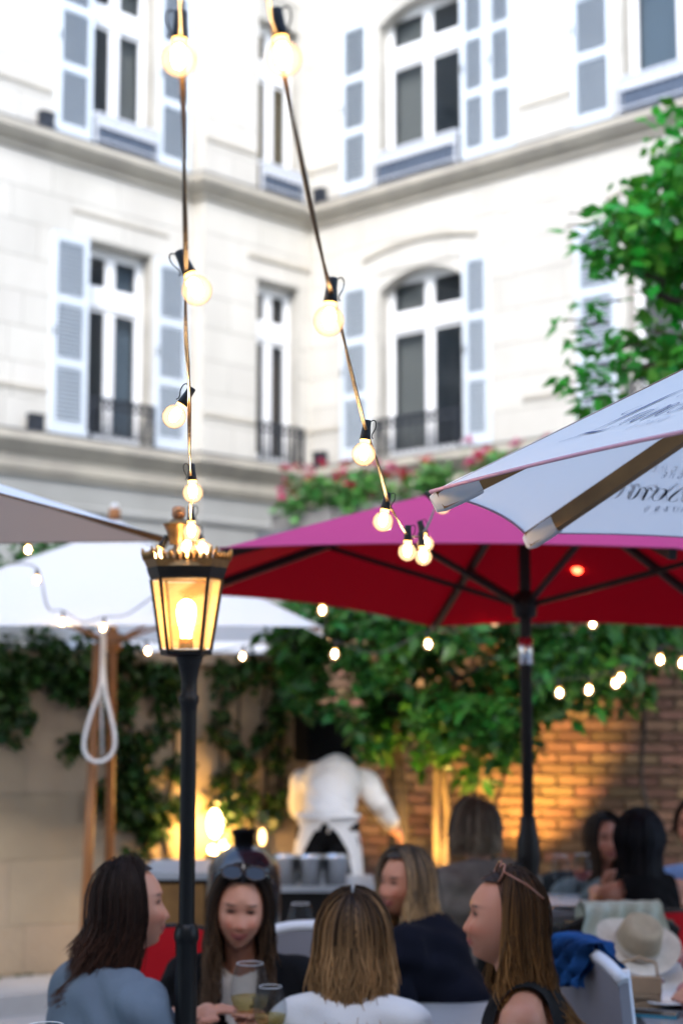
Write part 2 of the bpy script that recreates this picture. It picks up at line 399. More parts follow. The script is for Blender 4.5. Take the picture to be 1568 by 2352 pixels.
BLOCK = {}
def stone_course(root, u0, u1, yo, zlo, zhi, ops, h=.41, uvis=-99):
    z = zlo; row = 0; mats = M['stone']
    n = max(1, round((zhi - zlo) / h)); h = (zhi - zlo) / n
    for r in range(n):
        z = zlo + r * h; row += 1
        spans = [(u0, u1)]
        for o in ops:
            if o['z0'] < z + h - .01 and o['z1'] > z + .01:
                ns = []
                for a, b in spans:
                    if o['u1'] <= a or o['u0'] >= b: ns.append((a, b))
                    else:
                        if o['u0'] > a: ns.append((a, o['u0']))
                        if o['u1'] < b: ns.append((o['u1'], b))
                spans = ns
        for a, b in spans:
            u = a; first = True
            while u < b - .005:
                l = random.uniform(.8, 1.15)
                if first and row % 2: l *= .55
                first = False
                e = u + l
                if b - e < .3: e = b
                if e > uvis:
                    mb = MB(); g_ = .0035; pr = .012 + random.uniform(0, .003)
                    mb.box((u + g_, yo - pr, z + g_), (e - g_, yo - .0005, z + h - g_))
                    mb.build('stone_block', mats, root, world=False)
                u = e

SLAT = {}
def shutter(root, u0, u1, z0, z1, y, tilt=0):
    mb = MB(); st = .07; t = .045
    ra = .11; H = z1 - z0
    mb.box((u0, y - t, z0), (u0 + st, y, z1)); mb.box((u1 - st, y - t, z0), (u1, y, z1))
    zz = [z0]; ph = (H - .14 - 3*.1) / 3
    z = z0; panels = []
    for k in range(3):
        rh = .14 if k == 0 else .10
        mb.box((u0 + st, y - t + .002, z), (u1 - st, y - .002, z + rh)); z += rh
        panels.append((z, z + ph)); z += ph
    mb.box((u0 + st, y - t + .002, z), (u1 - st, y - .002, z1))
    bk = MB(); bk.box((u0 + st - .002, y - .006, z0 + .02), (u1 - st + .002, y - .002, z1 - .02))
    s = mb.build('shutter', M['shutter'], root, world=False); bk.build('slat_shade', M['slat_shade'], s, world=False)
    wdt = round(u1 - u0 - 2 * st, 3); key = wdt
    if key not in SLAT:
        sm = MB(); Rm = Matrix.Rotation(R_(38), 4, 'X')
        sm.box((-wdt/2, -.024, -.0035), (wdt/2, .024, .0035), M=Rm)
        SLAT[key] = sm
    first = None
    for a, b in panels:
        n = 13
        for i in range(n):
            zc = a + (i + .5) * (b - a) / n; loc = ((u0+u1)/2, y - .026, zc)
            if first is None and not hasattr(SLAT[key], 'ob'):
                o = SLAT[key].build('slat', M['slat'], s, world=False); o.location = loc; SLAT[key].ob = o
            else: inst(SLAT[key].ob, 'slat', s, loc)
    hn = MB(); hn.cap((u0 + .03, y - .05, z0 + H*.5 - .05), (u0 + .03, y - .05, z0 + H*.5 + .05), .012, .012, 6)
    hn.build('shutter_hook', M['iron'], s, world=False)
    return s

def window(root, u0, u1, z0, z1, yo, curtain=None, arch=0., lit=None, cside=(0, 1)):
    y = yo + .18; W = u1 - u0; c = (u0 + u1) / 2
    f = MB(); fr = .05
    f.box((u0, y, z0), (u0 + fr, y + .09, z1)); f.box((u1 - fr, y, z0), (u1, y + .09, z1))
    f.box((u0 + fr, y, z1 - .07), (u1 - fr, y + .09, z1)); f.box((u0 + fr, y, z0), (u1 - fr, y + .09, z0 + .06))
    zt0, zt1 = z0 + 1.70, z0 + 1.92     # transom
    f.box((u0 + fr, y - .012, zt0), (u1 - fr, y + .09, zt1))
    f.box((c - .035, y + .008, z0 + .06), (c + .035, y + .085, zt0)); f.box((c - .035, y + .010, zt1), (c + .035, y + .085, z1 - .07))
    st = .045
    for a, b in ((u0 + fr, c - .035), (c + .035, u1 - fr)):
        for zz0, zz1, bt in ((z0 + .06, zt0, .09), (zt1, z1 - .07, .05)):
            f.box((a, y + .02, zz0), (a + st, y + .06, zz1)); f.box((b - st, y + .02, zz0), (b, y + .06, zz1))
            f.box((a + st, y + .022, zz0), (b - st, y + .058, zz0 + bt)); f.box((a + st, y + .022, zz1 - .05), (b - st, y + .058, zz1))
    wn = f.build('window', M['white_paint'], root, world=False)
    for k, (a, b) in enumerate(((u0 + fr, c - .035), (c + .035, u1 - fr))):
        for zz0, zz1, bt in ((z0 + .06, zt0, .09), (zt1, z1 - .07, .05)):
            p = MB(); p.box((a + st, y + .03, zz0 + bt), (b - st, y + .036, zz1 - .05)); p.build('pane', M['pane'], wn, world=False)
        if curtain and k in cside:
            cu = MB(); n = 26
            for i in range(n):
                ua, ub = a + (b - a) * i / n, a + (b - a) * (i + 1) / n
                ya = y + .17 + .02 * math.sin(i * 2.1); yb = y + .17 + .02 * math.sin((i + 1) * 2.1)
                cu.add([(ua, ya, z0 + .02), (ub, yb, z0 + .02), (ub, yb, z1 - .05), (ua, ya, z1 - .05)], [(0, 1, 2, 3)], 0, True)
            cu.build('curtain', M[curtain], wn, world=False)
    r = MB(); d = y + 2.2
    q = [(u0-.5,y+.1,z0-.2),(u1+.5,y+.1,z0-.2),(u1+.5,d,z0-.2),(u0-.5,d,z0-.2),(u0-.5,y+.1,z1+.3),(u1+.5,y+.1,z1+.3),(u1+.5,d,z1+.3),(u0-.5,d,z1+.3)]
    r.add(q, [(0,1,2,3),(7,6,5,4),(1,5,6,2),(2,6,7,3),(3,7,4,0)])
    if lit:
        r2 = MB(); r2.box((c - .5, y + 1.2, z0 + .3), (c + .5, y + 1.22, z0 + 2.2)); r2.build('lit_room_wall', M['lit_room'], wn, world=False)
    r.build('room_interior', M['room'], wn, world=False)
    if arch > 0:
        a = MB(); n = 14; zs = z1 - arch
        Rr = (W*W/4 + arch*arch) / (2*arch)
        def za(u): return z1 - Rr + math.sqrt(Rr*Rr - (u - c)**2)
        for i in range(n):
            ua, ub = u0 + W*i/n, u0 + W*(i+1)/n; a0, b0 = za(ua), za(ub)
            vs = [(ua, yo - .012, a0), (ub, yo - .012, b0), (ub, yo - .012, z1 + .001), (ua, yo - .012, z1 + .001), (ua, yo + .3, a0), (ub, yo + .3, b0), (ub, yo + .3, z1 + .001), (ua, yo + .3, z1 + .001)]
            a.add(vs, [(0,1,2,3), (0,4,5,1)])
        a.build('arch_stone', M['stone'], root, world=False)
    return wn

def railing(root, u0, u1, z0, yo, h=.5, panel=False):
    r = MB(); y = yo - .09
    tm = 'greyrail' if panel else 'iron'
    r.bar((u0 - .03, y, z0 + h), (u1 + .03, y, z0 + h), .045, .035); r.bar((u0, y, z0 + .08), (u1, y, z0 + .08), .03, .02)
    r.bar((u0 - .03, y, z0 + h), (u0 - .03, yo, z0 + h), .03); r.bar((u1 + .03, y, z0 + h), (u1 + .03, yo, z0 + h), .03)
    r.bar((u0, y, z0 + h - .1), (u1, y, z0 + h - .1), .02, .015)
    for e in (u0 - .02, u1 + .02): r.bar((e, y, z0 + .02), (e, y, z0 + h), .03)
    if panel: r.box((u0, y - .02, z0 + h - .16), (u1, y + .012, z0 + h - .03))
    rr = r.build('railing', M[tm], root, world=False)
    n = max(4, round((u1 - u0) / .1)); base = None
    for i in range(n + 1):
        u = u0 + (u1 - u0) * i / n
        if base is None:
            b = MB(); b.bar((0, 0, .0), (0, 0, h - .02), .018)
            for zc in (.14, .24, .34): b.lathe([(.005, zc - .03), (.028, zc), (.005, zc + .03)], 6)
            base = b.build('baluster', M['zincpanel' if panel else 'iron'], rr, world=False); base.location = (u, y, z0 + .04)
        else: inst(base, 'baluster', rr, (u, y, z0 + .04))
        if i < n:
            um = u + (u1 - u0) / n / 2
    sc = MB()
    for i in range(n):
        u = u0 + (u1 - u0) * (i + .5) / n
        sc.tube([(u + .036*math.cos(t), y, z0 + h - .05 + .036*math.sin(t)) for t in np.linspace(0, 2*math.pi, 9)], .007, 5)
    sc.build('scroll', M[tm], rr, world=False)
    if panel:
        p = MB(); p.box((u0 + .02, y + .02, z0 + .02), (u1 - .02, y + .03, z0 + h - .12)); p.build('backing_panel', M['zincpanel'], rr, world=False)

M['lit_room'] = emit('lamplit_room', (1, .66, .12), .55)
Z1, Z2 = 4.70, 8.34
UP_PROF = [(0,8.02),(.05,8.02),(.07,8.08),(.14,8.12),(.20,8.18),(.22,8.20),(.22,8.285),(0,8.30)]
LO_PROF = [(0,4.18),(.05,4.18),(.06,4.24),(.10,4.25),(.10,4.40),(.14,4.43),(.22,4.50),(.27,4.54),(.28,4.56),(.28,4.645),(0,4.665)]
def flash(prof_w, z): return [(0,z),(prof_w+.012,z-.016),(prof_w+.012,z-.004),(0,z+.012)]

# ---- left wing (long facade, a small break, then the narrow bay by the inner corner)
LW = empty('building', (KX, KY, 0), R_(90) - aL, 'cream stone left wing of the courtyard building with single tall square-headed windows', 'building')
SB = -1.966; YL = .20
opsL = [dict(u0=SB-1.69, u1=SB-.70, z0=Z1, z1=Z1+2.45), dict(u0=SB-1.69, u1=SB-.70, z0=Z2, z1=Z2+2.45), dict(u0=SB-6.2, u1=SB-5.2, z0=Z1, z1=Z1+2.45), dict(u0=SB-6.2, u1=SB-5.2, z0=Z2, z1=Z2+2.45)]
opsM = [dict(u0=-1.02, u1=-.23, z0=Z1, z1=Z1+2.45), dict(u0=-1.02, u1=-.23, z0=Z2, z1=Z2+2.45)]
mb = MB(); wall_core(mb, -22, SB, YL, 4.3, 13, opsL); mb.build('wall', M['mortar'], LW, world=False)
mb = MB(); wall_core(mb, SB, 0, 0, 4.3, 13, opsM); mb.box((SB, .42, 4.3), (SB + .3, .62, 13)); mb.build('wall', M['mortar'], LW, world=False)
mb = MB(); mb.box((-22, YL, 0), (SB, YL + .4, 4.3)); mb.box((SB, 0, 0), (0, .6, 4.3))
for z in (3.80, 3.05, 2.2): sweep_mesh(mb, [(-22, YL), (SB, YL), (SB, 0), (0, 0), (0, -1)], [(0, z), (.035, z), (.05, z + .03), (.05, z + .07), (0, z + .10)], 0, 4)
mb.build('ground_floor_wall', M['base_stone'], LW, world=False)
for lo, hi in ((4.67, 8.01), (8.32, 12.8)):
    stone_course(LW, SB - 4.4, SB, YL, lo, hi, opsL); stone_course(LW, SB, 0, 0, lo, hi, opsM)
mb = MB(); mb.box((SB - .0115, .0, 4.67), (SB - .0005, YL - .014, 8.0)); mb.box((SB - .0115, 0, 8.32), (SB - .0005, YL - .014, 12.8)); mb.build('corner_stone', M['stone'], LW, world=False)
pathL = [(-22, YL), (SB, YL), (SB, 0), (0, 0), (0, -1)]
for nm, pf, w_, z_ in (('upper_cornice', UP_PROF, .22, 8.305), ('lower_cornice', LO_PROF, .28, 4.67)):
    mb = MB(); sweep_mesh(mb, pathL, pf, 0, 4); c_ = mb.build(nm, M['cornice'], LW, world=False)
    mb = MB(); sweep_mesh(mb, pathL, flash(w_, z_), 0, 4); mb.build('flashing', M['zinc'], c_, world=False)
window(LW, opsL[0]['u0'], opsL[0]['u1'], Z1, Z1 + 2.45, YL, 'curtain_blue', cside=(1,)); window(LW, opsL[1]['u0'], opsL[1]['u1'], Z2, Z2 + 2.45, YL, 'curtain_beige', cside=(1,))
window(LW, opsL[2]['u0'], opsL[2]['u1'], Z1, Z1 + 2.45, YL); window(LW, opsL[3]['u0'], opsL[3]['u1'], Z2, Z2 + 2.45, YL)
window(LW, opsM[0]['u0'], opsM[0]['u1'], Z1, Z1 + 2.45, 0, 'curtain_brown'); window(LW, opsM[1]['u0'], opsM[1]['u1'], Z2, Z2 + 2.45, 0, None, lit=True)
for z in (Z1, Z2):
    shutter(LW, SB - 2.25, SB - 1.72, z + .02, z + 2.45, YL - .018); shutter(LW, SB - .66, SB - .13, z + .02, z + 2.45, YL - .018)
railing(LW, SB - 1.66, SB - .73, Z1, YL, .5); railing(LW, -1.0, -.25, Z1, 0, .5)
railing(LW, SB - 1.66, SB - .73, Z2, YL, .40, True); railing(LW, -1.0, -.25, Z2, 0, .40, True)
mb = MB(); mb.box((SB - 1.95, YL - .032, 7.45), (SB - .45, YL - .014, 7.49)); mb.build('hood_moulding', M['cornice'], LW, world=False)
mb = MB(); mb.box((-1.2, -.045, 7.42), (-.05, -.014, 7.48)); mb.build('hood_moulding', M['cornice'], LW, world=False)
for a, b, y in ((SB - 5, SB - 2.3, YL), (SB, -1.06, 0), (-.19, -.02, 0)):
    for z in (Z1 + .48, Z2 + .48): mb = MB(); mb.box((a, y - .035, z), (b, y - .014, z + .05)); mb.build('sill_course', M['cornice'], LW, world=False)

# ---- right wing
RW = empty('building', (KX, KY, 0), -aL, 'cream stone right wing of the courtyard building with wide arched windows', 'building')
opsR = [dict(u0=1.27, u1=2.66, z0=Z1, z1=Z1+2.45), dict(u0=1.27, u1=2.66, z0=Z2, z1=Z2+2.45), dict(u0=5.08, u1=6.47, z0=Z1, z1=Z1+2.45), dict(u0=5.08, u1=6.47, z0=Z2, z1=Z2+2.45)]
mb = MB(); wall_core(mb, 0, 22, 0, 4.3, 13, opsR); mb.build('wall', M['mortar'], RW, world=False)
mb = MB(); mb.box((0, 0, 0), (22, .4, 4.3))
for z in (3.80, 3.05, 2.2): sweep_mesh(mb, [(0, -1), (0, 0), (22, 0)], [(0, z), (.035, z), (.05, z + .03), (.05, z + .07), (0, z + .10)], 1, 3)
mb.build('ground_floor_wall', M['base_stone'], RW, world=False)
for lo, hi in ((4.67, 8.01), (8.32, 12.8)): stone_course(RW, 0.013, 7.6, 0, lo, hi, opsR)
for nm, pf, w_, z_ in (('upper_cornice', UP_PROF, .22, 8.305), ('lower_cornice', LO_PROF, .28, 4.67)):
    mb = MB(); sweep_mesh(mb, [(0, -1), (0, 0), (22, 0)], pf, 1, 3); c_ = mb.build(nm, M['cornice'], RW, world=False)
    mb = MB(); sweep_mesh(mb, [(0, -1), (0, 0), (22, 0)], flash(w_, z_), 1, 3); mb.build('flashing', M['zinc'], c_, world=False)
for k, o in enumerate(opsR): window(RW, o['u0'], o['u1'], o['z0'], o['z1'], 0, ('curtain_beige', 'curtain_beige', 'curtain_beige', 'curtain_blue')[k], .22, cside=(0, 1) if k > 1 else (0,))
for z in (Z1, Z2):
    shutter(RW, .62, 1.13, z + .05, z + 2.42, -.018); shutter(RW, 2.71, 3.12, z + .02, z + 2.45, -.018)
    shutter(RW, 4.40, 4.97, z + .02, z + 2.45, -.018)
shutter(RW, 3.13, 3.54, Z2 + .02, Z2 + 2.45, -.018)
railing(RW, 1.30, 2.63, Z1, 0, .5); railing(RW, 1.30, 2.63, Z2, 0, .44, True); railing(RW, 5.1, 6.4, Z2, 0, .44, True); railing(RW, 5.1, 6.4, Z1, 0, .5)
for uc in (1.965, 5.775):
    mb = MB(); n = 20; pts = []
    for i in range(n):
        a, b = -.95 + 1.9*i/n, -.95 + 1.9*(i+1)/n
        za, zb = 7.50 - .12*(a/.95)**2, 7.50 - .12*(b/.95)**2
        vs = [(uc+a,-.05,za),(uc+b,-.05,zb),(uc+b,-.05,zb+.06),(uc+a,-.05,za+.06),(uc+a,-.014,za),(uc+b,-.014,zb),(uc+b,-.014,zb+.06),(uc+a,-.014,za+.06)]
        mb.add(vs, [(0,1,2,3),(0,4,5,1),(3,2,6,7)])
    mb.build('hood_moulding', M['cornice'], RW, world=False)
mb = MB()
for z in (Z1 + .48, Z2 + .48):
    for a, b in ((.02, .6), (3.6, 4.36)): mb = MB(); mb.box((a, -.035, z), (b, -.014, z + .05)); mb.build('sill_course', M['cornice'], RW, world=False)

# ---- plain building across the court (behind the camera; the panes mirror it)
OB = empty('building', (0, -9, 0), 0, 'plain cream building closing the courtyard behind the viewer', 'building')
mb = MB(); mb.box((-24, -8, 0), (24, 0, 15)); mb.build('wall', M['mortar'], OB, world=False)
mb = MB(); mb.box((-24, 0.001, 4.3), (24, .25, 4.6)); mb.build('lower_cornice', M['cornice'], OB, world=False)
mb = MB(); mb.box((-24, 0.001, 14.5), (24, .4, 14.9)); mb.build('roof_cornice', M['cornice'], OB, world=False)
for z in (5.0, 8.6, 11.8):
    for i in range(9):
        x = -17 + i*4.2
        mb = MB(); mb.box((x - .6, .002, z), (x + .6, .03, z + 2.2)); f_ = mb.build('window', M['white_paint'], OB, world=False)
        mb = MB(); mb.box((x - .5, .031, z + .1), (x - .04, .036, z + 2.1)); mb.box((x + .04, .031, z + .1), (x + .5, .036, z + 2.1)); mb.build('pane', M['plum_lens'], f_, world=False)

# ---- small floodlights standing on the cornices
def floodlight(p, ry, label):
    r = empty('floodlight', p, ry, label, 'floodlight', 'floodlights on the cornices')
    b = MB(); b.box((-.09, -.05, .03), (.09, .05, .20)); b.box((-.10, -.07, .185), (.10, .05, .205)); b.build('lamp_body', M['iron'], r, world=False)
    b = MB(); b.bar((-.1, 0, 0), (-.1, 0, .14), .015, .03); b.bar((.1, 0, 0), (.1, 0, .14), .015, .03); b.bar((-.1, 0, .008), (.1, 0, .008), .015, .03); b.build('bracket', M['iron'], r, world=False)
def wl(root, u, y, z): return wmat(root) @ Vector((u, y, z))
floodlight(wl(LW, SB - 2.52, YL - .15, 4.675), R_(47), 'small dark floodlight on the lower cornice left of the shuttered window')
floodlight(wl(LW, SB - 2.45, YL - .13, 8.31), R_(47), 'small dark floodlight on the upper cornice left of the shuttered window')
floodlight(wl(RW, .32, -.15, 8.31), -R_(43), 'small dark floodlight on the upper cornice beside the inner corner')
floodlight(wl(RW, .36, -.18, 4.675), -R_(43), 'small dark floodlight on the lower cornice beside the inner corner')

# ================================================================== leaves
def leaf_shape(n):
    pass
def leaves(pts, size, name, material, parent, droop=.4, wd=.55, up=None, kind=None, origin=None, jitter=.5, seed=1):
    """many leaf faces (two bent quads each) round the given points"""
    rng = np.random.default_rng(seed); n = len(pts); P = np.asarray(pts, float)
    az = rng.uniform(0, 2*np.pi, n); el = rng.normal(-droop, .5, n)
    d = np.stack([np.cos(az)*np.cos(el), np.sin(az)*np.cos(el), np.sin(el)], 1)
    rr = rng.normal(0, 1, (n, 3)); s = np.cross(d, rr + np.array([0, 0, 1.5])); s /= np.linalg.norm(s, axis=1, keepdims=True) + 1e-9
    # flatten leaf: side roughly horizontal
    nn = np.cross(s, d)
    L = size * rng.uniform(1 - jitter, 1 + jitter, n)[:, None]; Wd = L * wd / 2
    a = P; m = P + d*L*.45 + nn*L*.06; t = P + d*L + -nn*L*.10
    l = m - s*Wd - nn*L*.05; r = m + s*Wd - nn*L*.05
    V = np.stack([a, l, m, r, t], 1).reshape(-1, 3)
    off = (np.arange(n) * 5)[:, None]
    F = np.concatenate([off + np.array([[0, 1, 2]]), off + np.array([[0, 2, 3]]), off + np.array([[1, 4, 2]]), off + np.array([[2, 4, 3]])], 0)
    if parent is not None:
        inv = np.array(wmat(parent).inverted()); V = V @ inv[:3, :3].T + inv[:3, 3]
    elif origin is not None: V = V - np.array(origin)
    me = bpy.data.meshes.new(name); me.vertices.add(len(V)); me.vertices.foreach_set('co', V.ravel())
    me.loops.add(len(F)*3); me.loops.foreach_set('vertex_index', F.ravel().astype(np.int32))
    me.polygons.add(len(F)); me.polygons.foreach_set('loop_start', (np.arange(len(F))*3).astype(np.int32)); me.polygons.foreach_set('loop_total', np.full(len(F), 3, np.int32))
    me.materials.append(material); me.update(calc_edges=True); me.validate()
    o = bpy.data.objects.new(name, me); COL.objects.link(o)
    if parent is not None: o.parent = parent
    elif origin is not None: o.location = origin
    if kind: o['kind'] = kind
    return o
def blob_pts(centers, n, seed=1, shell=.55):
    """points in clumps: centers = (x, y, z, rx, ry, rz)"""
    rng = np.random.default_rng(seed); C = np.asarray(centers, float)
    wgt = (C[:, 3]*C[:, 4]*C[:, 5])**(.8); wgt /= wgt.sum()
    k = rng.choice(len(C), n, p=wgt); v = rng.normal(size=(n, 3)); v /= np.linalg.norm(v, axis=1, keepdims=True)
    r = rng.uniform(shell**3, 1, n)[:, None]**(1/3)
    return C[k, :3] + v*r*C[k, 3:]
def clumps(x0, x1, y0, y1, z0, z1, n, r, seed):
    rg = random.Random(seed)
    return [(rg.uniform(x0, x1), rg.uniform(y0, y1), rg.uniform(z0, z1), *(rg.uniform(.6, 1.3)*r for _ in range(3))) for _ in range(n)]

# ================================================================== annex with flower boxes along the right wing
AX = empty('annex', wl(RW, 1.2, -2.05, 0), -aL, 'low grey ground floor annex carrying the flower boxes', 'annex')
mb = MB(); mb.box((0, 0, 0), (8, 1.98, 3.52)); mb.build('annex_wall', M['base_stone'], AX, world=False)
mb = MB(); mb.box((-.05, -.06, 3.521), (8.05, 1.98, 3.60)); mb.build('roof_edge', M['zinc'], AX, world=False)
PL_LABELS = ['geranium box at the left end of the annex roof', 'geranium box second from the left on the annex roof', 'geranium box in the middle of the annex roof below the arched window', 'geranium box at the right of the annex roof behind the umbrella']
for k in range(4):
    u = .1 + k * 1.05; o = wl(AX, u, .05, 3.605)
    pr = empty('flower_box', o, -aL, 'red and green ' + PL_LABELS[k], 'flower box', 'flower boxes on the annex roof')
    b = MB(); b.box((0, 0, 0), (1.0, .28, .20)); b.box((-.012, -.012, .185), (1.012, .292, .21)); b.build('planter', M['terracotta'], pr, world=False)
    cl = [tuple(wl(pr, random.uniform(.05, .95), random.uniform(-.05, .3), random.uniform(.22, .50))) + (.17, .17, .15) for _ in range(12)]
    leaves(blob_pts(cl, 520, 20 + k), .085, 'foliage', M['leaf_flower'], pr, .1, .85, kind='stuff', seed=30 + k)
    fl = []
    for j in range(13):
        c = wl(pr, random.uniform(0, 1), random.uniform(-.1, .25), random.uniform(.35, .78))
        st = MB(); st.tube([wl(pr, .5, .14, .2).lerp(c, .4), c], .004, 4); st.build('stem', M['leaf_flower'], pr)
        leaves(blob_pts([(c.x, c.y, c.z, .06, .06, .05)], 26, 50 + j + 20*k), .045, 'blossom', M['petal_red'] if j % 3 else M['petal_pink'], pr, 0, .9, seed=90 + j + k*20)

# ================================================================== garden walls
def wall_frame(p0, p1):
    d = Vector((p1[0]-p0[0], p1[1]-p0[1])); return d.length, math.atan2(d.y, d.x)
# weathered ashlar wall on the left
S0, S1 = (-4.6, 7.62), (-.18, 9.92)
SL, SA = wall_frame(S0, S1)
SW = empty('garden_wall', (S0[0], S0[1], 0), SA, 'weathered beige stone garden wall hung with ivy', 'wall')
mb = MB(); mb.box((0, .02, 0), (SL, .36, 1.86)); mb.build('wall_core', M['wallmortar'], SW, world=False)
for r in range(5):
    z = .02 + r*.365; u = 0 if r % 2 else -.35
    while u < SL:
        l = random.uniform(.62, .98); a, b = max(u, 0), min(u + l, SL)
        if b - a > .05:
            mb = MB(); pr = random.uniform(.0, .012); mb.box((a + .001, -pr*.6, z + .001), (b - .001, .019, z + .364)); mb.build('stone', M['wallstone'], SW, world=False)
        u += l
mb = MB(); mb.box((-.0, -.05, 1.861), (SL, .41, 1.93)); mb.build('coping', M['wallstone'], SW, world=False)
kb = MB(); kb.box((0, -.55, 0), (SL, -.03, .11)); kb2 = kb.build('kerb', M['kerb'], None, (0, 0, 0), world=False); kb2.location = (S0[0], S0[1], 0); kb2.rotation_euler = (0, 0, SA); tag(kb2, 'pale stone kerb along the foot of the garden wall', None, None, 'structure')
# brick wall on the right
B0, B1 = (-.35, 11.15), (6.2, 8.9)
BL, BA = wall_frame(B0, B1)
BW = empty('brick_wall', (B0[0], B0[1], 0), BA, 'old brown brick garden wall lit warm from below', 'wall')
BH = 2.72
mb = MB(); mb.box((0, .012, 0), (BL, .4, BH)); mb.build('wall_core', M['brickmortar'], BW, world=False)
bm_ = MB(); bm_.box((-.105, -.012, -.029), (.105, .0115, .029)); BK = None
bricks = []
ch = .072; rows = int(BH / ch)
for r in range(rows):
    u = -.11 if r % 2 else 0
    z = r*ch + ch/2
    while u < BL:
        a = u + .11
        if a > .1 and a < BL - .1: bricks.append((a, z))
        u += .222
def pxv(a, z):
    p = wl(BW, a, 0, z); y = p.y; return 784 + F_PX * p.x / y, 1588 - F_PX * (p.z - CAM_H) / y
vis = []
for b in bricks:
    X, Y = pxv(*b); vis.append(((X > 930) * (X < 1590) * (Y > 1560) * (Y < 2080)) * (2 if X > 1225 else 1) + (0.5 if 1350 < X < 1568 and Y < 2000 else 0))
order = sorted(range(len(bricks)), key=lambda i: -vis[i]); near = set(order[:295])
rest = MB()
for i, (a, z) in enumerate(bricks):
    dy = random.uniform(-.007, .006); sx = random.uniform(.94, 1.0); rz = random.gauss(0, .006)
    if i in near:
        if BK is None:
            BK = bm_.build('brick', M['brick'], BW, world=False); BK.location = (a, dy, z); continue
        inst(BK, 'brick', BW, (a, dy, z), (rz, 0, rz), (sx, 1, random.uniform(.9, 1.02)))
    else: rest.box((a - .105*sx, dy - .012, z - .029), (a + .105*sx, dy + .0115, z + .029))
o = rest.build('brickwork', M['brick_far'], BW, world=False); o['kind'] = 'stuff'
mb = MB(); mb.box((0, -.04, BH + .001), (BL, .44, BH + .07)); mb.build('coping', M['wallstone'], BW, world=False)

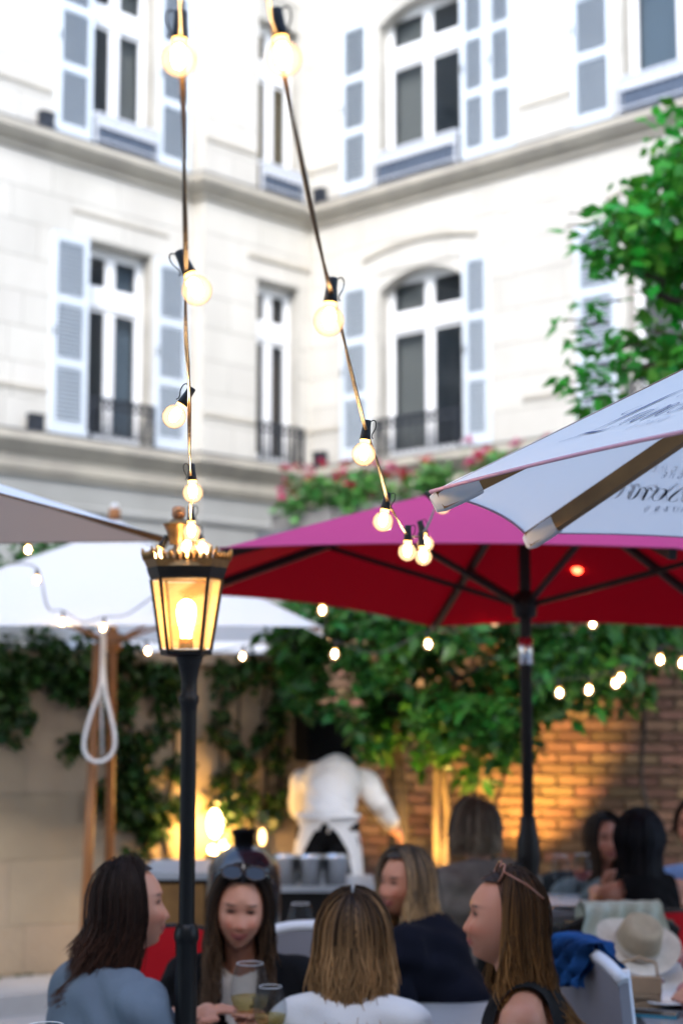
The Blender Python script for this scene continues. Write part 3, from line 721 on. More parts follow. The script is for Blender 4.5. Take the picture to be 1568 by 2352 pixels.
# ================================================================== umbrellas
def umbrella(label, center, R, n, a0, ze, rise, M_c, M_rib, M_pole, trim, pole_r=.026, rib_w=.032, group=None, tilt=(0, 0), hub=True, pocket=False, finial=True, concave=.05, base=True, strut=.55, vent=True):
    """ze = hem height at the centre; tilt = height change per metre in x and y"""
    cx, cy = center
    root = empty('parasol', (cx, cy, 0), 0, label, 'parasol', group)
    def hz(x, y): return ze + tilt[0]*(x-cx) + tilt[1]*(y-cy)
    C = [Vector((cx + R*math.cos(a0 + 2*math.pi*i/n), cy + R*math.sin(a0 + 2*math.pi*i/n), 0)) for i in range(n)]
    for c in C: c.z = hz(c.x, c.y)
    A = Vector((cx - tilt[0]*rise, cy - tilt[1]*rise, ze + rise))
    def S(i, s, t, off=0.):
        c0, c1 = C[i], C[(i+1) % n]
        tt = t * (1 - concave*4*s*(1-s))
        p = A + ((c0*(1-s) + c1*s) - A) * tt
        p.z -= .10*s*(1-s)*4*t*(1-t)*.35
        if off:
            nn = (c0 - A).cross(c1 - A).normalized(); p = p + nn*(off if nn.z > 0 else -off)
        return p
    N1, N2 = 12, 10
    for i in range(n):
        mb = MB(); vs = [S(i, s/N1, .04 + .96*t/N2) for t in range(N2+1) for s in range(N1+1)]
        fs = [(t*(N1+1)+s, (t+1)*(N1+1)+s, (t+1)*(N1+1)+s+1, t*(N1+1)+s+1) for t in range(N2) for s in range(N1)]
        mb.add(vs, fs, 0, True)
        pn = mb.build('canopy_panel', M_c, root)
        tr = MB(); tr.tube([S(i, s/16, 1.0) + Vector((0, 0, .002)) for s in range(17)], .0034, 6); tr.build('hem', trim, pn)
    for i in range(n):
        rb = MB(); p0 = A + (C[i]-A)*.05 - Vector((0, 0, .02)); p1 = A + (C[i]-A)*.985 - Vector((0, 0, rib_w*.62))
        rb.bar(p0, p1, rib_w*.72, rib_w); r_ = rb.build('rib', M_rib, root)
        if pocket:
            d = (C[i]-A).normalized(); sd = d.cross(Vector((0,0,1))).normalized(); up = sd.cross(d)
            pk = MB(); vs = []
            for k, (tt, wv, hv) in enumerate(((.925, .5, 1.0), (.955, .52, 1.02), (.992, .47, .95), (1.004, .34, .72))):
                c = A + (C[i]-A)*tt - up*(rib_w*.60)
                for q in range(12):
                    an = 2*math.pi*q/12; vs.append(c + sd*(math.copysign(abs(math.cos(an))**.6, math.cos(an))*rib_w*.66*wv*1.25) + up*(math.copysign(abs(math.sin(an))**.6, math.sin(an))*rib_w*.62*hv))
            pk.add(vs, [(k*12+q, k*12+(q+1)%12, (k+1)*12+(q+1)%12, (k+1)*12+q) for k in range(3) for q in range(12)], 0, True)
            pk.add([vs[36+q] for q in range(12)], [tuple(range(12))]); pk.build('rib_pocket', M_c, root)
    hubz = A.z - rise*1.05
    zb = hubz
    pm = MB(); pm.tube([(cx, cy, .06), (cx, cy, ze + rise*.5), A - Vector((0,0,.02))], pole_r, 16); pl = pm.build('pole', M_pole, root)
    hb = MB(); hb.lathe([(pole_r, hubz-.06), (pole_r*1.9, hubz-.05), (pole_r*2.1, hubz), (pole_r*1.9, hubz+.04), (pole_r, hubz+.05)], 16, Matrix.Translation((cx, cy, 0))); hb.build('slider', M_rib, root)
    for i in range(n):
        e = A + (C[i]-A)*strut - Vector((0, 0, rib_w*1.1)); d = (e - Vector((cx, cy, 0))); d.z = 0; d.normalize()
        st = MB(); st.bar(Vector((cx, cy, hubz)) + d*pole_r*1.7, e, rib_w*.5, rib_w*.6); st.build('strut', M_rib, root)
    if vent:
        vm = MB(); vs = [A + Vector((0,0,.055))]; 
        for i in range(n): vs.append(A + (C[i]-A)*.16 + Vector((0,0,.045)))
        for i in range(n): vs.append(A + (C[i]-A)*.17 + Vector((0,0,.012)))
        vm.add(vs, [(0, 1+i, 1+(i+1)%n) for i in range(n)] + [(1+i, 1+n+i, 1+n+(i+1)%n, 1+(i+1)%n) for i in range(n)]); vm.build('vent_cap', M_c, root)
    if finial:
        fm = MB(); fm.lathe([(0, A.z+.115), (.030, A.z+.113), (.034, A.z+.10), (.036, A.z+.05), (.0, A.z+.05)], 16, Matrix.Translation((A.x, A.y, 0))); fi = fm.build('finial', M_pole, root)
        fm = MB(); fm.lathe([(0, A.z+.145), (.016, A.z+.142), (.024, A.z+.13), (.025, A.z+.116), (0, A.z+.1155)], 16, Matrix.Translation((A.x, A.y, 0))); fm.build('finial_cap', M['canvas'], fi)
    if base:
        bm = MB(); bm.lathe([(.0, .07), (pole_r*1.6, .07), (.10, .06), (.28, .045), (.30, .03), (.30, 0)], 28, Matrix.Translation((cx, cy, 0))); bm.build('base', M['black_metal'], root)
    root_S = S
    return root, S, A, C

# near white parasol with printed script on the right
UL, SLn, AL, CL_ = umbrella('large white printed parasol with wooden ribs nearest the camera on the right', (1.20, 2.90), 1.04, 8, R_(183.5), 2.060, .52, M['canvas'], M['wood'], M['wood'], M['trim_pink'], .024, .036, pocket=True, concave=.018)
# crimson parasol
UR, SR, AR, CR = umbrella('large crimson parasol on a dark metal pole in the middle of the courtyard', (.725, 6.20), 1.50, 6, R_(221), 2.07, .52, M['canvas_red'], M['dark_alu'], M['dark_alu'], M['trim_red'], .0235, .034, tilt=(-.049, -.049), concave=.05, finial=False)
mb = MB(); mb.lathe([(.0236, 1.805), (.0285, 1.81), (.0285, 1.905), (.0236, 1.91)], 18, Matrix.Translation((.725, 6.2, 0))); mb.build('pole_joint_sleeve', M['chrome'], UR)
mb = MB(); mb.lathe([(.0236, 1.22), (.03, 1.21), (.036, 1.16), (.045, 1.12), (.046, 1.04), (.036, .99), (.03, .94), (.03, .90), (.036, .88), (.036, .83), (.0236, .82)], 18, Matrix.Translation((.725, 6.2, 0))); mb.build('crank_housing', M['dark_alu'], UR)
mb = MB(); mb.tube([(.70, 6.17, 1.06), (.665, 6.13, 1.04), (.60, 6.08, .96)], .008, 8); mb.tube([(.60, 6.08, .96), (.585, 6.05, .985)], .011, 8); mb.build('crank_handle', M['dark_alu'], UR)
# white parasol with its underside shade coloured in beige, upper left
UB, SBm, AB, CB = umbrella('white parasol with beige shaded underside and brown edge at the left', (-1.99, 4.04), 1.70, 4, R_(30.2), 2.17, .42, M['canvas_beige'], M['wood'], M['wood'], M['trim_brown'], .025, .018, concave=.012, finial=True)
# two identical white parasols behind
def back_parasol(label, px_l, px_r, py, Y, w_, finial):
    l, r = at(px_l, py, Y), at(px_r, py, Y); c = (l + r)/2; s = (r - l).length
    return umbrella(label, (c.x, Y + s/2), s/math.sqrt(2), 4, R_(45), l.z, .46*s/1.9 + .03, M['canvas'], M['wood_warm'], M['wood_warm'], M['canvas'], .026, .03, group='white parasols by the garden wall', concave=.012, finial=finial)
U3, S3, A3, C3 = back_parasol('white parasol on an orange wooden pole behind the lantern, hung with small bulbs', -385, 740, 1440, 7.76, 1.8, True)
U4, S4, A4, C4 = back_parasol('white parasol farther back, showing below the one with the wooden pole', 22, 640, 1497, 10.6, 1.8, False)

# ---- lettering: pen strokes (x, y, width) laid on the cloth
def bez(p, n=10):
    out = []
    for i in range(n+1):
        t = i/n; k = len(p)-1; q = [Vector(a) for a in p]
        while len(q) > 1: q = [a*(1-t)+b*t for a, b in zip(q, q[1:])]
        out.append(q[0])
    return out
T_, K_ = .012, .085   # hairline and swelling of the pen
def W3(pts, w0, w1, w2=None, n=10):
    b = bez([(x, y, 0) for x, y in pts], n); o = []
    w2 = w0 if w2 is None else w2
    for i, p in enumerate(b):
        t = i/n; ww = (w0*(1-t) + w2*t) + (w1 - max(w0, w2))*math.sin(math.pi*t)**1.5 if w1 > max(w0, w2) else w0*(1-t)+w2*t
        o.append((p.x, p.y, ww))
    return o
def word_script():
    S = []
    # L with looped head and long swash foot
    S += [W3([(.10,1.05),(-.22,.85),(-.10,.62),(.18,.80)], T_, .03), W3([(.18,.80),(.55,1.05),(.75,1.42),(.62,1.46)], T_, T_), W3([(.62,1.46),(.42,1.4),(.25,.5),(-.02,.06)], T_, .10), W3([(-.02,.06),(-.14,-.06),(-.34,-.02),(-.62,-.12)], .02, .02, T_), W3([(-.30,.02),(-.08,.16),(.15,-.18),(.62,.02)], T_, .075)]
    x = .66
    # a
    S += [W3([(x+.34,.50),(x+.10,.66),(x-.12,.30),(x+.02,.06)], T_, .07), W3([(x+.02,.06),(x+.12,-.06),(x+.26,.14),(x+.36,.50)], T_, T_), W3([(x+.38,.56),(x+.30,.30),(x+.22,.02),(x+.36,.02)], T_, .085), W3([(x+.36,.02),(x+.46,.06),(x+.52,.20),(x+.60,.40)], T_, T_)]
    x = 1.24
    def n_(x): return [W3([(x+.0,.40),(x+.06,.56),(x+.16,.58),(x+.13,.42)], T_, .05), W3([(x+.14,.50),(x+.10,.34),(x+.06,.16),(x+.0,.0)], .05, .085, .05), W3([(x+.02,.10),(x+.14,.46),(x+.30,.66),(x+.36,.46)], T_, .03), W3([(x+.36,.50),(x+.30,.26),(x+.24,.02),(x+.38,.02)], .05, .09, T_), W3([(x+.38,.02),(x+.48,.05),(x+.54,.22),(x+.60,.38)], T_, T_)]
    S += n_(x); x = 1.82
    # s
    S += [W3([(x,.30),(x+.10,.42),(x+.18,.56),(x+.22,.64)], T_, T_), W3([(x+.22,.64),(x+.20,.45),(x+.40,.10),(x+.16,.0)], T_, .09), W3([(x+.16,.0),(x+.02,-.02),(x+.0,.10),(x+.05,.12)], T_, .03), W3([(x+.24,.04),(x+.36,.08),(x+.40,.2),(x+.50,.34)], T_, T_)]
    x = 2.30
    # o
    S += [W3([(x+.28,.52),(x+.02,.56),(x-.06,.10),(x+.12,.0)], T_, .085), W3([(x+.12,.0),(x+.34,.0),(x+.42,.46),(x+.28,.52)], T_, .03), W3([(x+.30,.50),(x+.36,.42),(x+.42,.40),(x+.52,.44)], T_, T_)]
    S += n_(2.80)
    return S
GL = {'C':[[(.4,.85),(.2,1),(0,.7),(0,.3),(.2,0),(.4,.15)]],'H':[[(0,0),(0,1)],[(.4,0),(.4,1)],[(0,.5),(.4,.5)]],'A':[[(0,0),(.22,1),(.44,0)],[(.08,.35),(.36,.35)]],'M':[[(0,0),(0,1),(.25,.4),(.5,1),(.5,0)]],'P':[[(0,0),(0,1),(.3,1),(.38,.75),(.3,.5),(0,.5)]],'G':[[(.4,.85),(.2,1),(0,.7),(0,.3),(.2,0),(.4,.15),(.4,.45),(.25,.45)]],'N':[[(0,0),(0,1),(.42,0),(.42,1)]],'E':[[(.36,0),(0,0),(0,1),(.36,1)],[(0,.5),(.3,.5)]],'1':[[(.05,.8),(.2,1),(.2,0)]],'7':[[(0,1),(.36,1),(.12,0)]],'6':[[(.32,.95),(.1,.7),(0,.3),(.15,0),(.33,.15),(.33,.4),(.15,.5),(.02,.35)]],'0':[[(.18,0),(0,.3),(0,.7),(.18,1),(.36,.7),(.36,.3),(.18,0)]]}
def word_caps(txt, x, y, h, gap=.62, wd=.03):
    S = []
    for ch_ in txt:
        for st in GL[ch_]: S.append([(x + px*h + py*h*.2, y + py*h, wd) for px, py in st])
        x += gap*h*1.05
    return S
def ribbons(mb, strokes, fmap):
    for st in strokes:
        vs = []
        for i, (x, y, wd) in enumerate(st):
            a = st[max(0, i-1)]; b = st[min(len(st)-1, i+1)]; dx, dy = b[0]-a[0], b[1]-a[1]; L = math.hypot(dx, dy) or 1
            nx, ny = -dy/L*wd/2, dx/L*wd/2
            vs += [fmap(x+nx, y+ny), fmap(x-nx, y-ny)]
        mb.add(vs, [(2*i, 2*i+1, 2*i+3, 2*i+2) for i in range(len(st)-1)])
def print_on(root, S, i, height, off, tbase, mats, center_s=.5, width=3.4, xshift=0., Apx=None, Rp=1.0, Cs=None, with_caps=True, flip=False):
    """height = x-unit in metres; laid along the hem of panel i, reading from outside"""
    c0, c1 = Cs[i], Cs[(i+1) % len(Cs)]; edge = (c1 - c0).length
    slant = ((c0 + c1)/2 - Apx).length
    def fm(x, y):
        dist = tbase*slant - y*height; t = dist/slant
        wloc = edge*max(t, .05)
        s = center_s + (x - width/2 + xshift)*height/wloc
        return S(i, s, t, off)
    for strokes, m, nm in ((word_script(), mats[0], 'script_print'), (word_caps('CHAMPAGNE', .95, .98, .22, 1.0), mats[1], 'capitals_print'), (word_caps('1760', 1.35, -.42, .22, 1.1), mats[1], 'date_print')):
        mb = MB(); ribbons(mb, strokes, fm)
        if mb.v: mb.build(nm, m, root)
for i in range(0, 8, 2):
    xs = .75 if i == 0 else .75 if i == 6 else 0
    print_on(UL, SLn, i, .115, .0022, .86, (M['print_blue'], M['print_grey']), Apx=AL, Cs=CL_, xshift=xs)
    print_on(UL, SLn, i, .095, -.0022, .86, (M['print_black'], M['print_grey']), Apx=AL, Cs=CL_, xshift=xs)
for U, S_, A_, C_ in ((U3, S3, A3, C3), (U4, S4, A4, C4)):
    print_on(U, S_, 2, .10, .003, .88, (M['print_grey'], M['print_grey']), Apx=A_, Cs=C_, center_s=.75 if U is U3 else .5)

# loose white pull rope under the wooden-pole parasol, and a leaning pole
p0 = at(236, 1462, 8.0)
rp = empty('pull_rope', p0, 0, 'white pull rope hanging in a long loop beside the orange wooden pole', 'rope')
loop = [at(x, y, 8.0) for x, y in ((238,1450),(237,1500),(236,1540),(228,1590),(210,1640),(196,1690),(194,1722),(206,1743),(226,1750),(248,1742),(263,1718),(263,1680),(254,1640),(243,1590),(239,1540),(240,1500),(240,1462))]
def smooth_path(p, n=4):
    out = []
    for i in range(len(p)-1):
        a, b, c, d = p[max(i-1,0)], p[i], p[i+1], p[min(i+2, len(p)-1)]
        for k in range(n):
            t = k/n; out.append(.5*((2*b) + (c-a)*t + (2*a-5*b+4*c-d)*t*t + (3*b-a-3*c+d)*t**3))
    out.append(p[-1]); return out
mb = MB(); mb.tube(smooth_path(loop), .010, 8); mb.build('rope_loop', M['rope'], rp)
mb = MB(); mb.tube([at(234, 1455, 8.02), at(232, 1560, 8.02), at(236, 1735, 8.02)], .007, 8); mb.build('rope_tail', M['rope'], rp)
a_, b_ = at(224, 1478, 8.95), at(192, 2090, 8.6)
b_.z = 0; lp = empty('leaning_pole', b_, 0, 'slim brown wooden pole leaning next to the parasol pole', 'pole')
mb = MB(); mb.tube([b_, a_], [.030, .024], 12); mb.build('pole', M['wood_warm'], lp)
mb = MB(); mb.tube([b_, b_.lerp(a_, .03)], [.036, .034], 12); mb.build('pole_foot', M['black_metal'], lp)

# ================================================================== lamp post
LX, LY = -.378, 3.92
LP = empty('lamp_post', (LX, LY, 0), 0, 'black lamp post with a lit brass-crowned glass lantern', 'lamp post')
k = LY/F_PX
def lz(py): return CAM_H + (1588 - py)*k
T0 = Matrix.Translation((LX, LY, 0))
mb = MB(); mb.lathe([(0,0),(.13,0),(.13,.03),(.10,.05),(.09,.12),(.055,.16),(.05,.55),(.027,.57),(.0265,lz(2150)),(.0275,lz(2145))], 24, T0); mb.build('lower_pole', M['black_metal'], LP)
mb = MB(); mb.lathe([(.0275,lz(2146)),(.031,lz(2138)),(.031,lz(2126)),(.028,lz(2118)),(.026,lz(2110)),(.020,lz(2105))], 24, T0); mb.build('collar', M['black_metal'], LP)
mb = MB(); mb.lathe([(.0197,lz(2112)),(.0195,lz(1640)),(.021,lz(1620)),(.025,lz(1612)),(.025,lz(1600)),(.020,lz(1594)),(.0205,lz(1560)),(.026,lz(1535)),(.034,lz(1512)),(.034,lz(1508))], 24, T0); mb.build('upper_pole', M['black_metal'], LP)
LX -= .009; T0 = Matrix.Translation((LX, LY, 0))
def hexp(wt, z, fw=.66, dp=.92):   # elongated six-sided plan, half width wt
    return [Vector((LX+x*wt, LY+y*wt, z)) for x, y in ((-fw,-dp*.75),(fw,-dp*.75),(1,0),(fw,dp*.75),(-fw,dp*.75),(-1,0))]
zb, zt = lz(1494), lz(1332); wb, wt_ = 57*k, 82*k
def ring(mb, levels):
    vs = [p for l in levels for p in l]; n = 6
    mb.add(vs, [(i*n+j, i*n+(j+1)%n, (i+1)*n+(j+1)%n, (i+1)*n+j) for i in range(len(levels)-1) for j in range(n)] + [tuple(range(n))[::-1], tuple((len(levels)-1)*n+j for j in range(n))])
mb = MB(); ring(mb, [hexp(.040, lz(1510)), hexp(wb*1.02, lz(1505)), hexp(wb*1.05, lz(1496)), hexp(wb*.98, lz(1493))]); mb.build('lantern_base', M['black_metal'], LP)
bt, tp = hexp(wb, zb), hexp(wt_, zt)
for i in range(6):
    mb = MB(); mb.bar(bt[i], tp[i], .0085, .0085); mb.build('lantern_post', M['black_metal'], LP)
    a, b, c, d = bt[i], bt[(i+1)%6], tp[(i+1)%6], tp[i]; cc = (a+b+c+d)/4
    mb = MB(); f = [cc + (q-cc)*.95 for q in (a,b,c,d)]; nn = (f[1]-f[0]).cross(f[3]-f[0]).normalized()*.0015
    mb.add(f + [q - nn for q in f], [(0,1,2,3),(7,6,5,4),(0,4,5,1),(1,5,6,2),(2,6,7,3),(3,7,4,0)]); mb.build('lantern_pane', M['lantern_glass'], LP)
mb = MB(); ring(mb, [hexp(wt_*.98, lz(1333)), hexp(wt_*1.03, lz(1330)), hexp(wt_*1.10, lz(1316)), hexp(wt_*1.13, lz(1306)), hexp(wt_*1.02, lz(1304))]); mb.build('lantern_frame', M['black_metal'], LP)
mb = MB()
ga = hexp(wt_*1.12, lz(1306)); gb = hexp(wt_*1.22, lz(1288))
for i in range(6):
    A1, B1_ = ga[i], ga[(i+1)%6]; A2, B2 = gb[i], gb[(i+1)%6]
    mb.add([A1, B1_, B2, A2], [(0,1,2,3)])
    nl = max(3, round((B1_-A1).length/.0145))
    for j in range(nl):
        t0, t1 = j/nl, (j+1)/nl; tm = (t0+t1)/2
        q0, q1 = A2.lerp(B2, t0), A2.lerp(B2, t1); qm = A2.lerp(B2, tm); out = (qm - Vector((LX, LY, qm.z))).normalized()
        hgt = .020 if j not in (0, nl-1) else .030
        mb.tube([A2.lerp(B2, tm), qm + out*.004 + Vector((0,0,hgt*.6)), qm + out*.007 + Vector((0,0,hgt))], [.0055, .006, .0015], 6)
mb.build('crown_gallery', M['brass'], LP)
mb = MB(); mb.lathe([(wt_*1.0, lz(1306)), (wt_*.92, lz(1296)), (wt_*.7, lz(1278)), (wt_*.42, lz(1262)), (.030, lz(1252)), (.026, lz(1245))], 24, T0); mb.build('roof', M['brass'], LP)
FX = Matrix.Translation((LX - .022, LY, 0))
mb = MB(); mb.lathe([(.022, lz(1252)), (.024, lz(1240)), (.030, lz(1222)), (.037, lz(1208)), (.040, lz(1205)), (.026, lz(1200)), (.022, lz(1195)), (.012, lz(1190))], 20, FX); mb.build('chimney_cap', M['brass'], LP)
mb = MB(); mb.lathe([(.012, lz(1192)), (.017, lz(1186)), (.017, lz(1168)), (.012, lz(1163)), (.001, lz(1161))], 16, FX); mb.build('finial', M['bulb_lit_knob'], LP)  # bulb light on the knob is put into its orange colour
mb = MB(); mb.lathe([(.0, lz(1490)), (.018, lz(1490)), (.018, lz(1468)), (.012, lz(1466))], 16, T0); mb.build('bulb_holder', M['brass'], LP)
mb = MB(); mb.lathe([(.012, lz(1467)), (.014, lz(1450)), (.021, lz(1425)), (.024, lz(1405)), (.020, lz(1388)), (.010, lz(1380)), (.001, lz(1378))], 20, T0); mb.build('lantern_bulb', M['lamp_bulb'], LP)

# ================================================================== string lights
BR = .0212
def bulb_proto():
    r = empty('light_bulb', (0, 0, 0), 0)
    g_ = MB(); pr = [(BR*math.sin(t), -.030 - BR - BR*.98*math.cos(t)*-1 if False else -.052 + BR*math.cos(t)) for t in np.linspace(math.pi, .52, 16)]
    g_.lathe(pr + [(.0080, -.032), (.0080, -.028)], 24); g_.build('globe', M['globe'], r, world=False)
    f = MB(); f.ell((0, 0, -.048), (.0085, .0085, .0150), 14, 10); f.build('filament', M['filament'], r, world=False)
    n_ = MB(); n_.lathe([(.0072, -.036), (.0086, -.031), (.0086, -.0262)], 16); n_.build('bulb_neck', M['neckglow'], r, world=False)
    s = MB(); s.lathe([(.0086, -.0265), (.0098, -.026), (.0090, -.018), (.0076, -.006), (.0074, .006), (.0064, .008), (0, .008)], 16); s.lathe([(.0080,-.0265),(0,-.0265)], 12); so_ = s.build('socket', M['rubber'], r, world=False)
    c = MB(); c.tube(smooth_path([Vector(p) for p in ((.006,0,.006),(.012,0,.009),(.0160,0,.004),(.0155,0,-.006),(.0115,0,-.015),(.011,0,-.021),(.0135,0,-.024))], 3), .0011, 6); c.build('clip', M['rubber'], so_, world=False)
    return r
BP = bulb_proto(); BUSED = [False]
def place_bulb(px, py, Y, label, group, roll=0., yaw=0., pitch=0., size=1.):
    """globe centre seen at px, py; roll tips the socket to the right"""
    if not BUSED[0]: o = BP; BUSED[0] = True
    else: o = copy_tree(BP)
    Rm = Matrix.Rotation(roll, 4, 'Y') @ Matrix.Rotation(pitch, 4, 'X') @ Matrix.Rotation(yaw, 4, 'Z')
    c = at(px, py, Y); top = c - (Rm.to_3x3() @ Vector((0, 0, -.052)))*size
    o.location = top; o.rotation_euler = Rm.to_euler(); o.scale = (size,)*3
    tag(o, label, 'light bulb', group); return top
def cable(name, pts, r, label, m, n=6):
    mb = MB(); p = smooth_path([Vector(q) for q in pts], n)
    # flat twin wire: two strands with a slow twist
    for ph in (0, math.pi):
        q = []
        for i, c in enumerate(p):
            a = ph + i*.22; q.append(c + Vector((math.cos(a), 0, math.sin(a)*.2))*r*.72)
        mb.tube(q, r, 6)
    o = mb.build(name, m, None, p[0]); tag(o, label, 'cable'); return o
GLs, GRs = 'bulbs on the left string of lights', 'bulbs on the right string of lights'
left = [(411,137,1.78,'largest bulb at the very top of the left string, near the shuttered window',.02,R_(180)), (452,667,2.08,'tilted bulb on the left string, its clip toward the lower left shutters',-.42,R_(180)), (400,957,2.70,'sharp bulb tipped sideways left of its cable on the left string',.55,R_(180)), (443,1132,3.16,'bulb hanging upright on the left string just above the cornice height of the lantern',-.06,R_(180)), (440,1222,3.62,'bulb directly above the lantern crown',-.04,0), (427,1258,3.86,'bulb resting at the left on top of the lantern crown',.3,0), (469,1263,3.90,'bulb resting at the right on top of the lantern crown',-.4,0), (358,1278,3.93,'glowing bulb tucked behind the left corner of the lantern crown',.5,0)]
right = [(651,135,1.70,'largest bulb at the very top of the right string, near the narrow window',-.15,0), (755,737,2.08,'bulb on the right string hanging before the inner corner of the building',.08,0), (835,1043,2.70,'clear sharp bulb on the right string beside the tip of the white parasol',.10,0), (879,1198,3.16,'bulb on the right string before the pink top of the crimson parasol',.17,0), (935,1268,3.48,'left bulb of the cluster of three under the crimson parasol edge',.03,0), (972,1279,3.72,'lower right bulb of the cluster of three under the crimson parasol edge',-.1,0), (977,1249,3.90,'upper right bulb of the cluster of three under the crimson parasol edge',-.25,0), (1016,1163,4.15,'glowing bulb half hidden under the tip of the white parasol',-.9,0)]
tl = [place_bulb(x, y, Y, lb, GLs, ro, yw) for x, y, Y, lb, ro, yw in left]
tr_ = [place_bulb(x, y, Y, lb, GRs, ro, yw) for x, y, Y, lb, ro, yw in right]
cable('string_cable', [at(414,-60,1.62), at(414,20,1.72), at(416,110,1.79), at(421,240,1.84), at(424,440,1.94), at(427,600,2.06), at(426,690,2.12), at(428,790,2.36), at(433,850,2.50), at(435,915,2.66), at(435,1000,2.85), at(437,1080,3.12), at(438,1150,3.30), at(438,1185,3.58), at(441,1240,3.70), at(450,1262,3.86), at(430,1275,3.95)], .0021, 'bronze coloured cable of the left string of lights', M['cable'])
cable('string_cable', [at(614,-60,1.55), at(620,30,1.66), at(636,90,1.70), at(660,210,1.75), at(682,320,1.82), at(715,480,1.94), at(742,600,2.02), at(760,670,2.07), at(785,760,2.22), at(808,860,2.42), at(838,980,2.68), at(866,1060,2.85), at(890,1150,3.15), at(905,1180,3.2), at(932,1225,3.46), at(948,1232,3.6), at(968,1228,3.8), at(985,1200,3.9), at(1000,1165,4.0), at(1020,1148,4.1)], .0021, 'bronze coloured cable of the right string of lights', M['cable'])
G3 = 'small bulbs strung before the white parasols'
w3 = [(65,1264,7.4,'small bulb at the far left under the beige parasol edge'), (85,1333,7.55,'glaring bulb highest on the white parasol, at its left'), (143,1430,7.75,'dim bulb on the white parasol hem left of the rope'), (237,1443,7.75,'bulb on the white parasol hem right above the rope'), (340,1497,8.0,'bulb below the white parasol hem just left of the lantern'), (557,1509,8.0,'bulb below the white parasol hem right of the lamp post')]
t3 = [place_bulb(x, y, Y, lb, G3, random.uniform(-.2,.2), random.uniform(0,6), size=.92) for x, y, Y, lb in w3]
cable('string_cable', [at(18,1296,7.45), t3[1]+Vector((0,0,.01)), at(110,1395,7.65), t3[2]+Vector((0,0,.01)), at(190,1428,7.75), t3[3]+Vector((0,0,.01)), at(290,1412,7.75), at(350,1372,7.75), at(400,1340,7.7)], .0028, 'dark thin cable looping before the white parasol', M['cable_dark'])
cable('string_cable', [at(250,1475,8.0), t3[4]+Vector((0,0,.01)), at(450,1500,8.0), t3[5]+Vector((0,0,.01)), at(640,1470,8.0), at(700,1435,8.0)], .0028, 'dark thin cable under the hem of the farther white parasol', M['cable_dark'])
G4 = 'bulbs strung along the tree and brick wall'
w4 = [(740,1403,8.2,'bulb beside the right corner of the white parasol'), (768,1504,8.6,'bulb with a yellow halo against the left of the tree'), (983,1481,8.6,'small bulb against the tree under the lowest corner of the crimson parasol'), (1135,1427,7.6,'bulb close under the crimson parasol hem left of its pole'), (1360,1433,8.0,'bulb against pale leaves right of the crimson parasol pole'), (1522,1389,8.0,'bulb at the hem of the crimson parasol near the right picture edge'), (1515,1517,8.4,'single bulb before the brick wall near the right picture edge'), (1424,1559,8.4,'upper of the two touching bulbs before the leaves'), (1413,1571,8.6,'lower of the two touching bulbs before the leaves'), (1351,1586,8.6,'bulb left of the two touching bulbs'), (1284,1593,8.6,'bulb low in the leaves next to the parasol pole'), (1566,1525,8.4,'bulb cut off by the right picture edge')]
t4 = [place_bulb(x, y, Y, lb, G4, random.uniform(-.2,.2), random.uniform(0,6), size=1.2) for x, y, Y, lb in w4]
V0 = Vector((0,0,.012))
cable('string_cable', [at(690,1370,8.0), t4[0]+V0, at(752,1460,8.4), t4[1]+V0, at(870,1500,8.6), t4[2]+V0, at(1060,1450,8.2), t4[3]+V0, at(1240,1440,7.8), t4[4]+V0, at(1440,1420,8.0), t4[5]+V0, at(1600,1370,8.0)], .003, 'dark cable of the bulbs under the crimson parasol', M['cable_dark'])
cable('string_cable', [at(1215,1570,8.6), t4[10]+V0, t4[9]+V0, t4[8]+V0, t4[7]+V0, at(1470,1535,8.4), t4[6]+V0, t4[11]+V0, at(1640,1490,8.4)], .003, 'dark cable of the bulbs before the brick wall', M['cable_dark'])

# red reflection under the crimson canopy, built as a small glowing body
b = at(1325, 1308, 6.9); ro_ = empty('red_reflection', b, 0, 'small red reflection under the crimson parasol built as a glowing body', 'lamp')
M['redglow'] = emit('red_reflection_glow', (1, .05, .02), 5)
mb = MB(); mb.ell(b, (.022, .022, .02), 12, 8); mb.build('reflection_body', M['redglow'], ro_)
mb = MB(); mb.lathe([(.014, .018), (.02, .02), (.02, .05), (.006, .055), (.006, .30)], 12, Matrix.Translation(b)); mb.build('lamp_housing', M['dark_alu'], ro_)  # housing added to carry the red reflection

# ================================================================== trees and climbing plants
def pxclumps(lst, dz=.35):
    """(px, py, Y, radius m)"""
    out = []
    for x, y, Y, r in lst:
        c = at(x, y, Y); out.append((c.x, c.y, c.z, r, r*1.15, r*.85))
    return out
def limb(mb, a, b, r0, r1, wob=.05, n=6, seed=0):
    rg = random.Random(seed); a, b = Vector(a), Vector(b); p = []
    for i in range(n+1):
        t = i/n; q = a.lerp(b, t)
        if 0 < i < n: q += Vector((rg.uniform(-wob, wob), rg.uniform(-wob, wob), 0))
        p.append(q)
    mb.tube(smooth_path(p, 3), [r0 + (r1-r0)*i/(n*3) for i in range(n*3+1)], 9)

